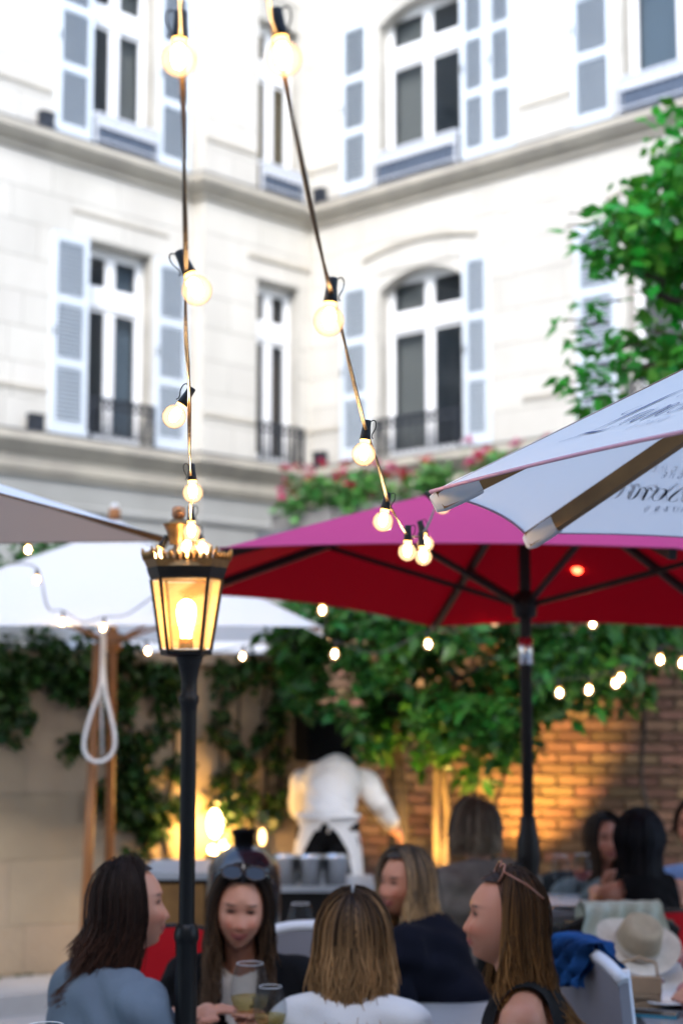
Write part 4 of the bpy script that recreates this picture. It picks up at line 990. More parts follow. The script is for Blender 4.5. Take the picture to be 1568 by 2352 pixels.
# multi-stemmed tree before the brick wall
tb = at(985, 1700, 9.75); tb.z = 0
TR = empty('tree', tb, 0, 'glossy green multi-stemmed tree standing before the brick wall', 'tree')
stems = [((925,1935),(905,1640),.055,M['bark']), ((1010,1950),(1030,1700),.028,M['bark_pale']), ((985,1955),(1002,1740),.026,M['bark_pale']), ((1085,1960),(1090,1690),.035,M['bark']), ((950,1950),(870,1660),.03,M['bark']), ((1120,1960),(1150,1700),.018,M['bark'])]
for j, (a, b, r, m) in enumerate(stems):
    mb = MB(); A_ = at(*a, 9.75 + .12*(j % 3)); A_.z = 0; B_ = at(*b, 9.8 + .1*(j % 2)); limb(mb, A_, B_, r*1.2, r*.7, .03, seed=j)
    limb(mb, B_, B_ + Vector((random.uniform(-.3,.3), random.uniform(-.25,.05), .55)), r*.7, r*.3, .05, seed=j+20)
    limb(mb, B_ - Vector((0,0,.06)), B_ + Vector((random.uniform(-.6,.6), random.uniform(-.3,.05), .35)), r*.6, r*.25, .05, seed=j+30)
    mb.build('trunk', m, TR)
crown = []
rg = random.Random(5)
for i in range(64):
    x = rg.uniform(690, 1260); top = 1400 - 10; y = rg.uniform(top, 1700 if 760 < x < 1200 else 1610); crown.append((x, y, rg.uniform(9.2, 10.2), rg.uniform(.10, .22)))
crown += [(1080,1735,9.6,.15),(1060,1765,9.6,.10),(1150,1720,9.7,.15),(1200,1700,9.8,.14),(720,1640,9.4,.10),(1240,1600,9.6,.16),(1250,1500,9.5,.2),(690,1500,9.5,.18),(665,1440,9.6,.2),(700,1580,9.5,.12),(980,1720,9.7,.14),(1290,1540,9.4,.13),(1120,1780,9.7,.09)]

crown = [c for c in crown if not (660 < c[0] < 830 and 1600 < c[1] < 1720)]
crown += [(800,1640,9.15,.09),(740,1622,9.15,.09),(688,1630,9.15,.07),(815,1680,9.2,.06)]
crown += [(rg.uniform(680,1560), rg.uniform(1290,1400), rg.uniform(9.4,10.1), .2) for _ in range(16)]
leaves(blob_pts(pxclumps(crown), 7600, 3, .3), .105, 'crown', M['leaf_tree'], TR, .35, .5, kind='stuff', seed=11)
# loose pale sprays of the same planting to the right
tb2 = at(1490, 1700, 9.6); tb2.z = 0
T2 = empty('climbing_plant', tb2, 0, 'loose long-leaved climber spreading over the brick wall at the right', 'climbing plant')
cr2 = [(rg.uniform(1250,1480), rg.uniform(1430,1560), rg.uniform(8.8,9.6), rg.uniform(.08,.16)) for _ in range(22)] + [(1370,1610,9.0,.10),(1410,1630,9.0,.06),(1340,1590,9.1,.1),(1450,1590,9.1,.1),(1510,1480,9.0,.12),(1550,1440,9.0,.13),(1545,1510,9.0,.10),(1310,1640,9.1,.05)]
leaves(blob_pts(pxclumps(cr2), 1300, 4, .2), .12, 'foliage', M['leaf_tree'], T2, .5, .42, kind='stuff', seed=12)
mb = MB(); limb(mb, tb2, at(1480, 1560, 9.4), .02, .012, .04, seed=3); limb(mb, at(1480,1560,9.4), at(1300,1480,9.2), .012, .005, .05, seed=4); limb(mb, at(1480,1560,9.4), at(1560,1440,9.2), .012, .005, .05, seed=5); mb.build('stem', M['bark'], T2)

# bright tree at the upper right
tb3 = at(1900, 1700, 7.8); tb3.z = 0
T3 = empty('tree', tb3, 0, 'bright green broad-leaved tree rising at the upper right before the facade', 'tree')
mb = MB(); tp3 = at(1760, 800, 7.6); limb(mb, tb3, tp3, .09, .06, .06, seed=8)
for q in ((1420,620),(1480,450),(1560,350),(1700,300),(1400,850),(1500,760)): limb(mb, tp3, at(*q, 7.3), .035, .008, .08, seed=q[0])
mb.build('trunk', M['bark'], T3)
c3 = []
for i in range(75):
    y = rg.uniform(330, 960); xl = 1430 if 480 < y < 760 else (1500 - max(0, 480-y)*.3 + max(0, 480-y)*.65 if y <= 480 else 1385)
    xl = max(1370, xl); x = rg.uniform(xl, 1800); c3.append((x, y, rg.uniform(7.0, 7.9), rg.uniform(.10, .19)))
c3 += [(rg.uniform(1560,1900), rg.uniform(250,430), rg.uniform(7.2,7.9), .2) for _ in range(14)]
sprigs = [(1335,560,7.2,.06),(1310,800,7.2,.07),(1325,750,7.2,.07),(1355,700,7.2,.08),(1290,740,7.2,.05),(1345,520,7.2,.05),(1390,500,7.2,.08),(1420,420,7.3,.06),(1305,490,7.3,.03),(1300,520,7.3,.04),(1300,880,7.2,.07),(1330,920,7.2,.08),(1370,890,7.2,.1),(1385,600,7.2,.09),(1400,800,7.2,.1),(1345,845,7.2,.08),(1545,250,7.2,.06),(1545,330,7.2,.05),(1480,440,7.2,.08),(1530,400,7.2,.08)]
leaves(blob_pts(pxclumps(c3), 3300, 6, .1), .095, 'crown', M['leaf_top'], T3, .3, .58, kind='stuff', seed=14)
sp = blob_pts(pxclumps(sprigs), 190, 7, .1)
LF = None
for i, p in enumerate(sp):     # separate outer leaves one can pick out
    if LF is None:
        mb = MB(); mb.add([(0,0,0),(.036,-.026,-.004),(.04,0,.006),(.036,.026,-.004),(.095,0,-.012)], [(0,1,2),(0,2,3),(1,4,2),(2,4,3)]); LF = mb.build('leaf', M['leaf_top'], T3, world=False); lo = LF
    else: lo = LF.copy(); COL.objects.link(lo); lo.name = 'leaf'; lo.parent = T3
    lo.location = Vector(p) - tb3; lo.rotation_euler = (random.uniform(-1,1), random.uniform(-.2,.9), random.uniform(0, 6.28)); s_ = random.uniform(.7,1.1); lo.scale = (s_,)*3
for q in sprigs: mb = MB(); limb(mb, at(q[0]+70, q[1]-10, 7.35), at(q[0], q[1], q[2]), .006, .003, .02, 4, seed=q[1]); mb.build('twig', M['bark'], T3)

# ivy on the ashlar wall
def on_wall(px, py, off):
    # intersect with the garden wall face
    dx = (px-784)/F_PX; dy = (1176-py)/F_PX; r = Vector((dx, CP-dy*SP, SP+dy*CP)); d = Vector((math.cos(SA), math.sin(SA), 0)); n_ = Vector((d.y, -d.x, 0))
    o = Vector((S0[0], S0[1], 0)) - Vector((0,0,CAM_H)); t = o.dot(n_)/r.dot(n_); return Vector((0,0,CAM_H)) + r*t + n_*off
def ivy(label, spots, n, seed, stems_):
    base = on_wall(*stems_[0][0], .03); base.z = 0
    rt = empty('ivy', base, 0, label, 'ivy')
    C_ = []
    for x, y, r in spots:
        c = on_wall(x, y, .05); C_.append((c.x, c.y, c.z, r, .07, r))
    leaves(blob_pts(C_, n, seed, .0), .062, 'foliage', M['leaf_ivy'], rt, .6, .85, kind='stuff', seed=seed+1)
    mb = MB()
    for j, pts in enumerate(stems_):
        mb.tube(smooth_path([on_wall(x, y, .02) for x, y in pts], 3), [.012 + (.004-.012)*i/((len(pts)-1)*3) for i in range((len(pts)-1)*3+1)], 6)
    mb.build('stem', M['bark'], rt)
rg = random.Random(9)
sp = [(rg.uniform(-60, 400), rg.gauss(1525, 30), rg.uniform(.08,.15)) for _ in range(34)] + [(-10,1640,.12),(30,1640,.10),(10,1600,.12),(60,1650,.05),(25,1690,.05),(190,1580,.10)]
ivy('dense ivy hanging over the top of the garden wall at the far left', sp, 2500, 41, [[(-60,2200),(-70,1900),(-40,1700),(10,1540)],[(-40,1640),(150,1545),(330,1520)]])
sp = [(rg.gauss(290,40), rg.uniform(1590,1900), rg.uniform(.07,.13)) for _ in range(16)] + [(300,1800,.17),(320,1850,.14),(290,1740,.13),(340,1900,.10),(160,1720,.07),(180,1700,.07),(380,1650,.12),(390,1560,.12),(400,1760,.10),(250,1690,.1),(300,1960,.06),(390,1980,.05)]
ivy('ivy climbing the garden wall between the wooden poles and the lamp post', sp, 1350, 43, [[(400,2060),(370,1900),(310,1760),(300,1640),(330,1520)],[(390,2040),(300,1880),(280,1760),(230,1660)],[(370,1900),(400,1750),(390,1560)]])
sp = [(rg.choice([500,545,600,640])+rg.gauss(0,12), rg.uniform(1510,1860), rg.uniform(.05,.10)) for _ in range(34)] + [(560,1540,.13),(620,1530,.13),(500,1540,.1),(660,1560,.1),(530,1830,.09),(590,1850,.10),(610,1870,.08),(500,1790,.07)]
ivy('thin dark ivy strands right of the lamp post above the glowing wall lamp', sp, 950, 45, [[(600,2000),(560,1840),(545,1700),(550,1540)],[(610,2000),(610,1800),(600,1640),(620,1520)],[(500,1960),(505,1800),(500,1560)],[(640,1900),(640,1640),(660,1540)]])
lv = [(*(on_wall(random.gauss(490, 26), random.uniform(1800, 1960), random.uniform(.22, .32))),) for _ in range(150)]
leaves(lv, .05, 'foliage', M['leaf_ivy'], [o for o in bpy.data.objects if o.name.startswith('ivy') and o.parent is None][-1], .5, .8, kind='stuff', seed=77)
# shrub beyond the wall, upper left
hb_ = at(20, 1700, 10.4); hb_.z = 0
HB = empty('shrub', hb_, 0, 'dark green shrub beyond the garden wall at the left picture edge', 'shrub')
cl = [(rg.uniform(-150,130), rg.uniform(1275,1480), rg.uniform(10.1,10.7), .2) for _ in range(26)]
leaves(blob_pts(pxclumps(cl), 1700, 8, .2), .08, 'foliage', M['leaf_tree'], HB, .3, .7, kind='stuff', seed=18)
mb = MB(); limb(mb, hb_, at(0, 1400, 10.4), .03, .015, .05, seed=2); limb(mb, hb_ + Vector((.1,0,0)), at(80, 1330, 10.4), .025, .01, .05, seed=6); mb.build('stem', M['bark'], HB)
# moss at the foot of the wall
mp_ = blob_pts([(*on_wall(x, 2240, .03).xy, .06, .10, .05, .07) for x in range(-60, 130, 22)], 260, 9, 0)
ms_ = leaves(mp_, .035, 'ground_cover', M['leaf_ivy'], None, 0, .7, kind='stuff', origin=tuple(mp_[0]), seed=60); tag(ms_, 'low green weeds along the foot of the garden wall', 'ground cover')

# ================================================================== lit lamps by the walls
wp = on_wall(470, 1895, .16)
WLP = empty('wall_lamp', wp, 0, 'glowing amber lamp low among the ivy behind the lamp post', 'lamp')
mb = MB(); mb.ell(wp + Vector((0,0,.02)), (.042, .042, .085), 14, 10); mb.ell(wp + Vector((.05,-.02,-.10)), (.03, .03, .026), 12, 8); mb.ell(wp + Vector((-.005,-.02,-.13)), (.032, .03, .025), 12, 8); mb.build('light_globe', M['candle'], WLP)
mb = MB(); mb.lathe([(.06, -.20), (.06, -.16), (.02, -.155), (.018, -.09)], 14, Matrix.Translation(wp)); mb.tube([wp + Vector((0,0,-.16)), (wp.x, wp.y, 0)], .02, 8); mb.build('lamp_stand', M['black_metal'], WLP)
def pt_light(name, p, e, r, col, parent):
    l = bpy.data.lights.new(name, 'POINT'); l.energy = e; l.color = col; l.shadow_soft_size = r
    o = bpy.data.objects.new(name, l); COL.objects.link(o); o.parent = parent; o.location = wmat(parent).inverted() @ Vector(p); return o
pt_light('wall_lamp_light', wp + Vector((.03, -.07, .0)), 3.5, .06, (1, .55, .16), WLP)
def uplighter(px, Y, label, e, tgt, ang):
    p = at(px, 1900, Y); p.z = 0
    r = empty('uplighter', p, 0, label, 'uplighter', 'ground uplighters before the brick wall')
    mb = MB(); mb.lathe([(.0, 0), (.07, 0), (.07, .03), (.055, .05), (.06, .17), (.052, .17), (.05, .15), (0, .15)], 16, Matrix.Translation(p)); mb.build('lamp_housing', M['black_metal'], r)
    mb = MB(); mb.lathe([(.049, .155), (0, .156)], 16, Matrix.Translation(p)); mb.build('lens', M['uplight'], r)
    l = bpy.data.lights.new('uplight_beam', 'SPOT'); l.energy = e; l.color = (1, .56, .14); l.spot_size = ang; l.spot_blend = .7; l.shadow_soft_size = .04
    o = bpy.data.objects.new('uplight_beam', l); COL.objects.link(o); o.parent = r; o.location = (0, 0, .19)
    d = Vector(tgt) - (p + Vector((0,0,.19))); o.rotation_euler = d.to_track_quat('-Z', 'Y').to_euler()
uplighter(1150, 9.95, 'ground uplighter washing the bricks left of the parasol pole with amber light', 75, at(1190, 1720, 10.5), R_(62))
uplighter(985, 9.45, 'ground uplighter at the foot of the tree stems', 60, at(1010, 1760, 9.8), R_(60))
uplighter(850, 10.2, 'ground uplighter behind the waiter', 9, at(870, 1700, 10.8), R_(80))

# black loudspeaker on the wall above the waiter
sp_ = at(742, 1690, 9.5)
SPK = empty('loudspeaker', sp_, R_(24), 'black boxy loudspeaker hanging above the bent waiter', 'loudspeaker')
mb = MB(); mb.box((-.14, -.11, -.15), (.14, .12, .12)); mb.build('cabinet', M['speaker'], SPK, world=False)
mb = MB(); mb.box((-.125, -.118, -.135), (.125, -.1105, .105)); mb.build('speaker_grille', M['speaker'], SPK, world=False)
mb = MB(); mb.bar((.03, .12, 0), (.03, 1.1, .05), .04); mb.build('wall_bracket', M['iron'], SPK, world=False)
# pipe along the top of the brick wall
a_, b_ = wl(BW, 1.3, -.05, 2.05), wl(BW, 5.5, -.05, 2.10)
mb = MB(); mb.tube([a_, b_], .022, 10); o = mb.build('pipe', M['greyrail'], None, a_); tag(o, 'pale grey pipe running along the brick wall', 'pipe')

# ================================================================== people
def ellM(rx=0, ry=0, rz=0): return (Matrix.Rotation(rz,3,'Z') @ Matrix.Rotation(ry,3,'Y') @ Matrix.Rotation(rx,3,'X'))
def head_pts(nu=56, nv=44):
    """a head about its centre, face towards +y; unit metres"""
    th = np.linspace(0, np.pi, nv+1)[:, None]; ph = np.linspace(0, 2*np.pi, nu, endpoint=False)[None, :]
    X = np.sin(th)*np.sin(ph); Y = np.sin(th)*np.cos(ph); Z = np.cos(th)*np.ones_like(ph)
    x = X*.0755; y = Y*.093; z = Z*.114
    lo = np.clip(-z/.114, 0, 1)
    x = x*(1 - .30*lo**1.8)
    front = np.clip(Y, 0, 1)
    y = np.where(Y > 0, y*(1 - .10*np.clip(z/.114, 0, 1)), y*(1 - .45*lo**1.2))
    y = np.where((Y > 0), np.minimum(y, .080 + .0*z), y)
    y = y + .012*lo*front
    fz = (Y > .15)
    def G(cx, cz, sx, sz): return np.exp(-((x-cx)/sx)**2 - ((z-cz)/sz)**2)
    dy = np.zeros_like(x)
    # nose: bridge to tip
    t = np.clip((.020 - z)/.050, 0, 1); nose = np.where((z < .03) & (z > -.042), t**1.1*.022, 0)
    under = np.clip((z + .042)/.012, 0, 1); nose = nose*under
    dy += nose*np.exp(-(x/(.0095 + .006*t))**2)
    for sgn in (-1, 1):
        dy -= .011*G(sgn*.030, .010, .017, .011); dy += .005*G(sgn*.034, .032, .022, .009); dy += .008*G(sgn*.040, -.024, .019, .019)
        dy += .005*G(sgn*.012, -.029, .006, .006)
    zc = -.0595 + 6.0*np.abs(x)**2*2; dy += .005*np.exp(-(x/.024)**2 - ((z - zc - .0055)/.005)**2) + .0055*np.exp(-(x/.020)**2 - ((z - zc + .006)/.0055)**2) - .006*np.exp(-(x/.027)**2 - ((z - zc)/.0028)**2) - .004*G(-.031, -.050, .006, .008) - .004*G(.031, -.050, .006, .008)
    dy += .010*G(0, -.094, .020, .014) - .005*G(0, -.078, .022, .006)
    y = y + np.where(fz, dy*np.clip((Y-.1)/.4, 0, 1), 0)
    return np.stack([x, y, z], -1), nu, nv

def make_person(label, head, yaw, skin, headyaw=0., headpitch=0., headtilt=0., lean=.10, sc=1.0, arms=None, hair=None, garment=None, legs=('trousers', 'trouser'), voxel=.0058, stand=None, group=None, face=True, shoulder=.17, headlean=.05, nb_=None, neck=.185):
    """head = world point of the head centre; yaw = facing (0 = +y, away from the camera); seated unless stand"""
    hp = Vector(head); Rz = Matrix.Rotation(yaw, 3, 'Z')
    root_xy = hp - Rz @ Vector((0, lean + headlean, 0)); loc = Vector((root_xy.x, root_xy.y, 0))
    hz = hp.z; H = Vector((0, lean + headlean, hz))
    nb = Vector((0, lean - .005, hz - neck*sc))
    px_ = .52
    if stand: px_ = stand
    if nb_ is not None: nb = Vector(nb_)
    ch = Vector((0, lean*.72, nb.z - .16*sc)); ws = Vector((0, lean*.35, (ch.z + px_)/2 - .02)); pv = Vector((0, 0, px_))
    if nb_ is not None: ch = Vector((0, nb.y*.66, px_ + (nb.z-px_)*.74)); ws = Vector((0, nb.y*.28, px_ + (nb.z-px_)*.40))
    SH = [Vector((s*shoulder*sc, nb.y - .005, nb.z - .074*sc)) for s in (-1, 1)]
    tr = lambda p: Vector(p)
    Hr = Matrix.Rotation(headyaw, 3, 'Z') @ Matrix.Rotation(headpitch, 3, 'X') @ Matrix.Rotation(headtilt, 3, 'Y')
    arms = arms or [None, None]
    A = []
    for k, s in enumerate((-1, 1)):
        a = arms[k]
        if a is None: a = (Vector((s*.235, SH[k].y + .07, SH[k].z - .26)), Vector((s*.13, SH[k].y + .30, max(.80, SH[k].z - .30))))
        A.append((Vector(a[0]), Vector(a[1])))
    root_mb = MB()
    P, nu, nv = head_pts()
    Pv = P.reshape(-1, 3)*sc
    vs = [H + Hr @ Vector(p) for p in Pv]
    fs = [(i*nu+j, (i+1)*nu+j, (i+1)*nu+(j+1)%nu, i*nu+(j+1)%nu) for i in range(nv) for j in range(nu)]
    root_mb.add(vs, [f[::-1] for f in fs], 0, True)
    for s in (-1, 1):
        root_mb.ell(H + Hr @ (Vector((s*.073, -.012, -.008))*sc), (.012*sc, .018*sc, .031*sc), 10, 8, Hr @ ellM(0, 0, s*.35))
    root_mb.cap(nb - Vector((0, .005, .05)), H + Hr @ (Vector((0, -.020, -.075))*sc), .055*sc, .048*sc)
    def torso(mb, off=0., low=True):
        mb.ell(pv, (.165*sc+off, .115*sc+off, .12*sc+off), 20, 14)
        mb.cap(pv + Vector((0, .0, .04)), ch - Vector((0, 0, .06)), .125*sc+off, .125*sc+off, 18)
        mb.ell(ws, (.140*sc+off, .105*sc+off, .17*sc+off), 20, 14)
        mb.ell(ch, (.158*sc+off, .108*sc+off, .165*sc+off), 20, 14)
        mb.cap(SH[0] + Vector((.035, 0, -.005)), SH[1] + Vector((-.035, 0, -.005)), .058*sc+off, .058*sc+off, 16)
        for s in (0, 1): mb.cap(nb + Vector((0, -.012, -.025)), SH[s] + Vector((0, -.005, .005)), .042*sc+off, .05*sc+off, 14)
    torso(root_mb)
    def arm(mb, k, off=0., full=True, frac=1., cuff=.0):
        e, w_ = A[k]; s = SH[k]
        if not full:
            mb.cap(s, s.lerp(e, frac), .052*sc+off, (.052 - .012*frac)*sc+off, 14); return
        mb.cap(s, e, .052*sc+off, .039*sc+off*1.1, 14); mb.cap(e, w_ if cuff == 0 else e.lerp(w_, 1-cuff), .039*sc+off*1.1, .027*sc+off*1.3, 14)
    for k, s in enumerate((-1, 1)):
        arm(root_mb, k); e, w_ = A[k]; d = (w_ - e).normalized()
        side = d.cross(Vector((0,0,1))); side = side.normalized() if side.length > .1 else Vector((s,0,0)); dn = side.cross(d).normalized()
        if dn.z > 0: dn = -dn
        pc = w_ + d*.045; root_mb.cap(w_, w_ + d*.075, .026*sc, .031*sc)
        root_mb.cap(w_ + d*.07 - side*.022, w_ + d*.07 + side*.022, .016, .016)
        for fi, (o, L) in enumerate(((-.030,.066),(-.010,.075),(.010,.071),(.029,.056))):
            b0 = w_ + d*.085 + side*o; b1 = b0 + d*L*.5 + dn*.008; b2 = b1 + d*L*.38 + dn*L*.30; root_mb.cap(b0, b1, .0092, .0085, 8); root_mb.cap(b1, b2, .0085, .0072, 8)
        ts = -side*s if k == 0 else -side; ts = side*(1 if side.x*s < 0 else -1)
        t0 = w_ + d*.03 + ts*.022; t1 = t0 + d*.032 + ts*.024 + dn*.008; t2 = t1 + d*.028 + ts*.004 + dn*.006; root_mb.cap(t0, t1, .013, .0105, 8); root_mb.cap(t1, t2, .0105, .0085, 8)
    LG = []
    for s in (-1, 1):
        if stand:
            hp_ = Vector((s*.09, 0, px_ - .02)); kn = Vector((s*.10, .02, .49)); an = Vector((s*.10, -.02, .09))
        else:
            hp_ = Vector((s*.09, .02, .52)); kn = Vector((s*.11, .42, .51)); an = Vector((s*.11, .38, .09))
        LG.append((hp_, kn, an))
    def legs_(mb, off=0., frac=1.):
        for hp_, kn, an in LG:
            mb.cap(hp_, kn, .085*sc+off, .058*sc+off, 14); mb.cap(kn, kn.lerp(an, frac), .058*sc+off, .036*sc+off*1.4, 14)
    legs_(root_mb)
    for hp_, kn, an in LG: root_mb.cap(an - Vector((0, .02, .045)), an + Vector((0, .15, -.055)), .04, .032)
    def remesh(mb, name, vox, mats, parent, wr=0., wseed=0, smooth_it=3, cut=None):
        me = bpy.data.meshes.new('tmp'); me.from_pydata([tuple(v) for v in mb.v], [], mb.f); me.update()
        o = bpy.data.objects.new(name, me); COL.objects.link(o)
        md = o.modifiers.new('r', 'REMESH'); md.mode = 'VOXEL'; md.voxel_size = vox; md.use_smooth_shade = True
        sm = o.modifiers.new('s', 'SMOOTH'); sm.factor = .5; sm.iterations = smooth_it
        dg = bpy.context.evaluated_depsgraph_get(); m2 = bpy.data.meshes.new_from_object(o.evaluated_get(dg))
        o.modifiers.clear(); o.data = m2; m2.name = name; bpy.data.meshes.remove(me)
        if wr > 0:
            n = len(m2.vertices); co = np.empty(n*3, np.float32); m2.vertices.foreach_get('co', co); co = co.reshape(-1, 3); no = np.empty(n*3, np.float32); m2.vertices.foreach_get('normal', no); no = no.reshape(-1, 3)
            x, y, z = co[:,0], co[:,1], co[:,2]; q = wseed*1.7
            ww = np.sin(x*26 + z*31 + 3*np.sin(z*11+q) + q) * np.sin(y*24 - z*17 + 2*np.sin(x*13+q)) + .6*np.sin(z*58 + 4*np.sin(x*15+y*12+q))*np.clip(np.sin(z*9 + x*6 + q), 0, 1)
            co = co + no*(ww*wr)[:, None]; m2.vertices.foreach_set('co', co.astype(np.float32).ravel())
        if cut is not None:
            bm = bmesh.new(); bm.from_mesh(m2); bmesh.ops.delete(bm, geom=[v for v in bm.verts if cut(v.co)], context='VERTS'); bm.to_mesh(m2); bm.free()
        m2.materials.clear()
        for m in (mats if isinstance(mats, (list, tuple)) else [mats]): m2.materials.append(m)
        m2.polygons.foreach_set('use_smooth', [True]*len(m2.polygons)); m2.update()
        if parent is not None: o.parent = parent
        return o
    root = remesh(root_mb, 'person', voxel, [M[skin], M['lips']], None, smooth_it=2)
    root.location = loc; root.rotation_euler = (0, 0, yaw)
    tag(root, label, 'person', group)
    Hi = Hr.inverted()
    nv_ = len(root.data.vertices); co_ = np.empty(nv_*3, np.float32); root.data.vertices.foreach_get('co', co_); q_ = ((co_.reshape(-1, 3) - np.array(H, np.float32)) @ np.array(Hi).T)/sc
    tint = np.ones((nv_, 4), np.float32)
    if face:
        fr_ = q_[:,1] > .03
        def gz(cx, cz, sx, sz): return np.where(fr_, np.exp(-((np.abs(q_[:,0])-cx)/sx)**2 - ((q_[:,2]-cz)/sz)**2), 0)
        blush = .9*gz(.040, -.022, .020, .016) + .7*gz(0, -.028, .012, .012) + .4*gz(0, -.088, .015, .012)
        lid = gz(.030, .013, .015, .0075); brw = gz(.033, .034, .018, .0042)  # lid also holds the eye socket shade, painted in with the make-up
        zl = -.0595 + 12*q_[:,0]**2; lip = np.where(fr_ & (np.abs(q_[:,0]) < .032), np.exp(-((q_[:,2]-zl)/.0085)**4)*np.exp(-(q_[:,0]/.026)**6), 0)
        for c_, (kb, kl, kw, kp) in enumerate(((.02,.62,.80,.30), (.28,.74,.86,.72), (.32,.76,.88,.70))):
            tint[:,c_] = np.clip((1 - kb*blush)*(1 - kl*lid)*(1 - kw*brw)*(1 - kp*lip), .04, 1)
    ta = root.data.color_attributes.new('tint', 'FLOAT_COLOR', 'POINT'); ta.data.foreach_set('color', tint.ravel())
    if face:
        n = len(root.data.polygons); cen = np.empty(n*3, np.float32); root.data.polygons.foreach_get('center', cen); cen = cen.reshape(-1, 3) - np.array(H, np.float32)
        loc_ = cen @ np.array(Hi).T / sc
        lips = (loc_[:,1] > .06) & (np.abs(loc_[:,2] + .0595 - 12*loc_[:,0]**2) < .0100*(1 - np.clip(np.abs(loc_[:,0])/.029, 0, 1)**1.5)) & (np.abs(loc_[:,0]) < .028)
        mi = np.zeros(n, np.int32); mi[lips] = 1; root.data.polygons.foreach_set('material_index', mi)
        for s in (-1, 1):
            ec = H + Hr @ (Vector((s*.030, .0632, .010))*sc)
            mb = MB(); mb.ell(ec, (.0135*sc, .009*sc, .0052*sc), 14, 10, Hr); mb.ell(ec + Hr @ (Vector((0, .0052, 0))*sc), (.0078*sc, .0045*sc, .0056*sc), 12, 8, Hr, 1); mb.build('eye', [M['eyewhite'], M['iris']], root, world=False)
            mb = MB(); mb.tube([H + Hr @ (Vector((s*a, b, c))*sc) for a, b, c in ((.014,.0785,.029),(.026,.0785,.0345),(.040,.071,.034),(.048,.064,.030))], [.0026,.0040,.0036,.0014], 6); mb.build('eyebrow', M['brow'], root, world=False)
            mb = MB(); mb.tube([H + Hr @ (Vector((s*a, b, c))*sc) for a, b, c in ((.0165,.0725,.0125),(.024,.0755,.0170),(.033,.0750,.0175),(.042,.069,.0135))], [.0018,.0028,.0028,.0018], 5); mb.build('eyelash', M['brow'], root, world=False)
        mb = MB(); mb.tube([H + Hr @ (Vector((a*.027, .0865 - .014*a*a, -.0595 + 12*(a*.027)**2))*sc) for a in np.linspace(-1, 1, 9)], [.0006,.0012,.0015,.0016,.0016,.0016,.0015,.0012,.0006], 5); mb.build('mouth_line', M['mouth'], root, world=False)
    # clothes
    for gi, gspec in enumerate(garment or []):
        kind, m, off, sl = gspec[:4]
        mb = MB()
        if kind in ('jacket', 'top', 'shirt', 'dress'):
            torso(mb, off)
            if kind == 'jacket' and not stand: mb.ell(Vector((0, nb.y - .012, nb.z - .150*sc)), (shoulder*sc + .045 + off, .100*sc + off, .13*sc), 20, 14)
            sleeves = []
            for k in (0, 1):
                sm_ = MB() if kind in ('jacket', 'shirt') else mb
                if sl == 'long': arm(sm_, k, off*1.12, cuff=.06)
                elif sl and sl > 0: arm(sm_, k, off, False, sl)
                if sm_ is not mb: sleeves.append(sm_)
            names = {'jacket': 'jacket', 'top': 'top', 'shirt': 'shirt', 'dress': 'dress'}
            cutz = None
            nbz = nb.copy()
            vcut = gspec[4] if len(gspec) > 4 else None
            def cut(c, nbz=nbz, vcut=vcut):
                if (c - (nbz + Vector((0, .005, .012)))).length < .066*sc: return True
                if stand and c.z < px_ + .02: return True
                if sl == 0 and abs(c.x) > shoulder*sc - .045 and c.z > ch.z - .02: return True
                if vcut and c.y > nbz.y - .02 and abs(c.x) < vcut*(c.z - (nbz.z - .26*sc))/.26 and c.z < nbz.z + .05: return True
                return False
            go = remesh(mb, names[kind], max(voxel*1.25, .007), M[m], root, wr=.0065 if kind == 'jacket' else .0036, wseed=gi + len(label), cut=cut, smooth_it=50 if kind == 'jacket' else 36)
            for q_, sm_ in enumerate(sleeves): remesh(sm_, 'sleeve', max(voxel*1.25, .007), M[m], go, wr=.0085 if kind == 'jacket' else .0035, wseed=q_*5 + len(label), smooth_it=6)
            if vcut:
                for s in (-1, 1):
                    lp_ = MB(); pts = []
                    for i in range(9):
                        t = i/8; z = nb.z + .025 - t*.30; xx = s*(vcut*max(0, 1 - t*.97) + .012)
                        yy = nb.y + .055 + .060*math.sin(min(1, t*1.4)*math.pi/2) + off*.8 - .01
                        wd_ = .012 + .05*math.sin(math.pi*min(1, t*1.02))**.7
                        pts.append((Vector((xx, yy + .006, z)), Vector((xx + s*wd_, yy - .004 - wd_*.25, z + .006))))
                    vs = [q for pr_ in pts for q in pr_]; vs += [q + Vector((0, .004, 0)) for q in vs]
                    fs = [(2*i, 2*i+1, 2*i+3, 2*i+2) for i in range(8)]; fs += [tuple(18+q for q in f[::-1]) for f in fs[:8]]
                    lp_.add(vs, fs, 0, True); lp_.build('lapel', M[m], go, world=False)
                cl_ = MB(); cl_.tube([nb + Vector((.062*math.sin(a), -.012 + .058*-math.cos(a)*1.0, .030 - .02*(1-math.cos(a)))) for a in np.linspace(-2.2, 2.2, 15)], [.010 + .008*math.cos(a*.7) for a in np.linspace(-2.2, 2.2, 15)], 8); cl_.build('collar', M[m], go, world=False)
            if kind == 'shirt':
                cl_ = MB(); cl_.tube([nb + Vector((.060*math.sin(a), -.005 - .055*math.cos(a), .028)) for a in np.linspace(-2.8, 2.8, 17)], .013, 8); cl_.build('collar', M[m], go, world=False)
    mb = MB(); legs_(mb, .014, .96); mb.ell(pv, (.178*sc, .13*sc, .125*sc), 20, 14)
    remesh(mb, legs[0], max(voxel*1.5, .009), M[legs[1]], root, wr=.003, wseed=3, cut=lambda c: c.z > px_ + .09)
    mb = MB()
    for hp_, kn, an in LG: mb.cap(an - Vector((0, .025, .05)), an + Vector((0, .16, -.055)), .048, .036)
    for j in range(0): pass
    remesh(mb, 'shoes', .009, M['trouser'], root)
    if hair: make_hair(root, H, Hr, sc, nb, **hair)
    return root, H, Hr

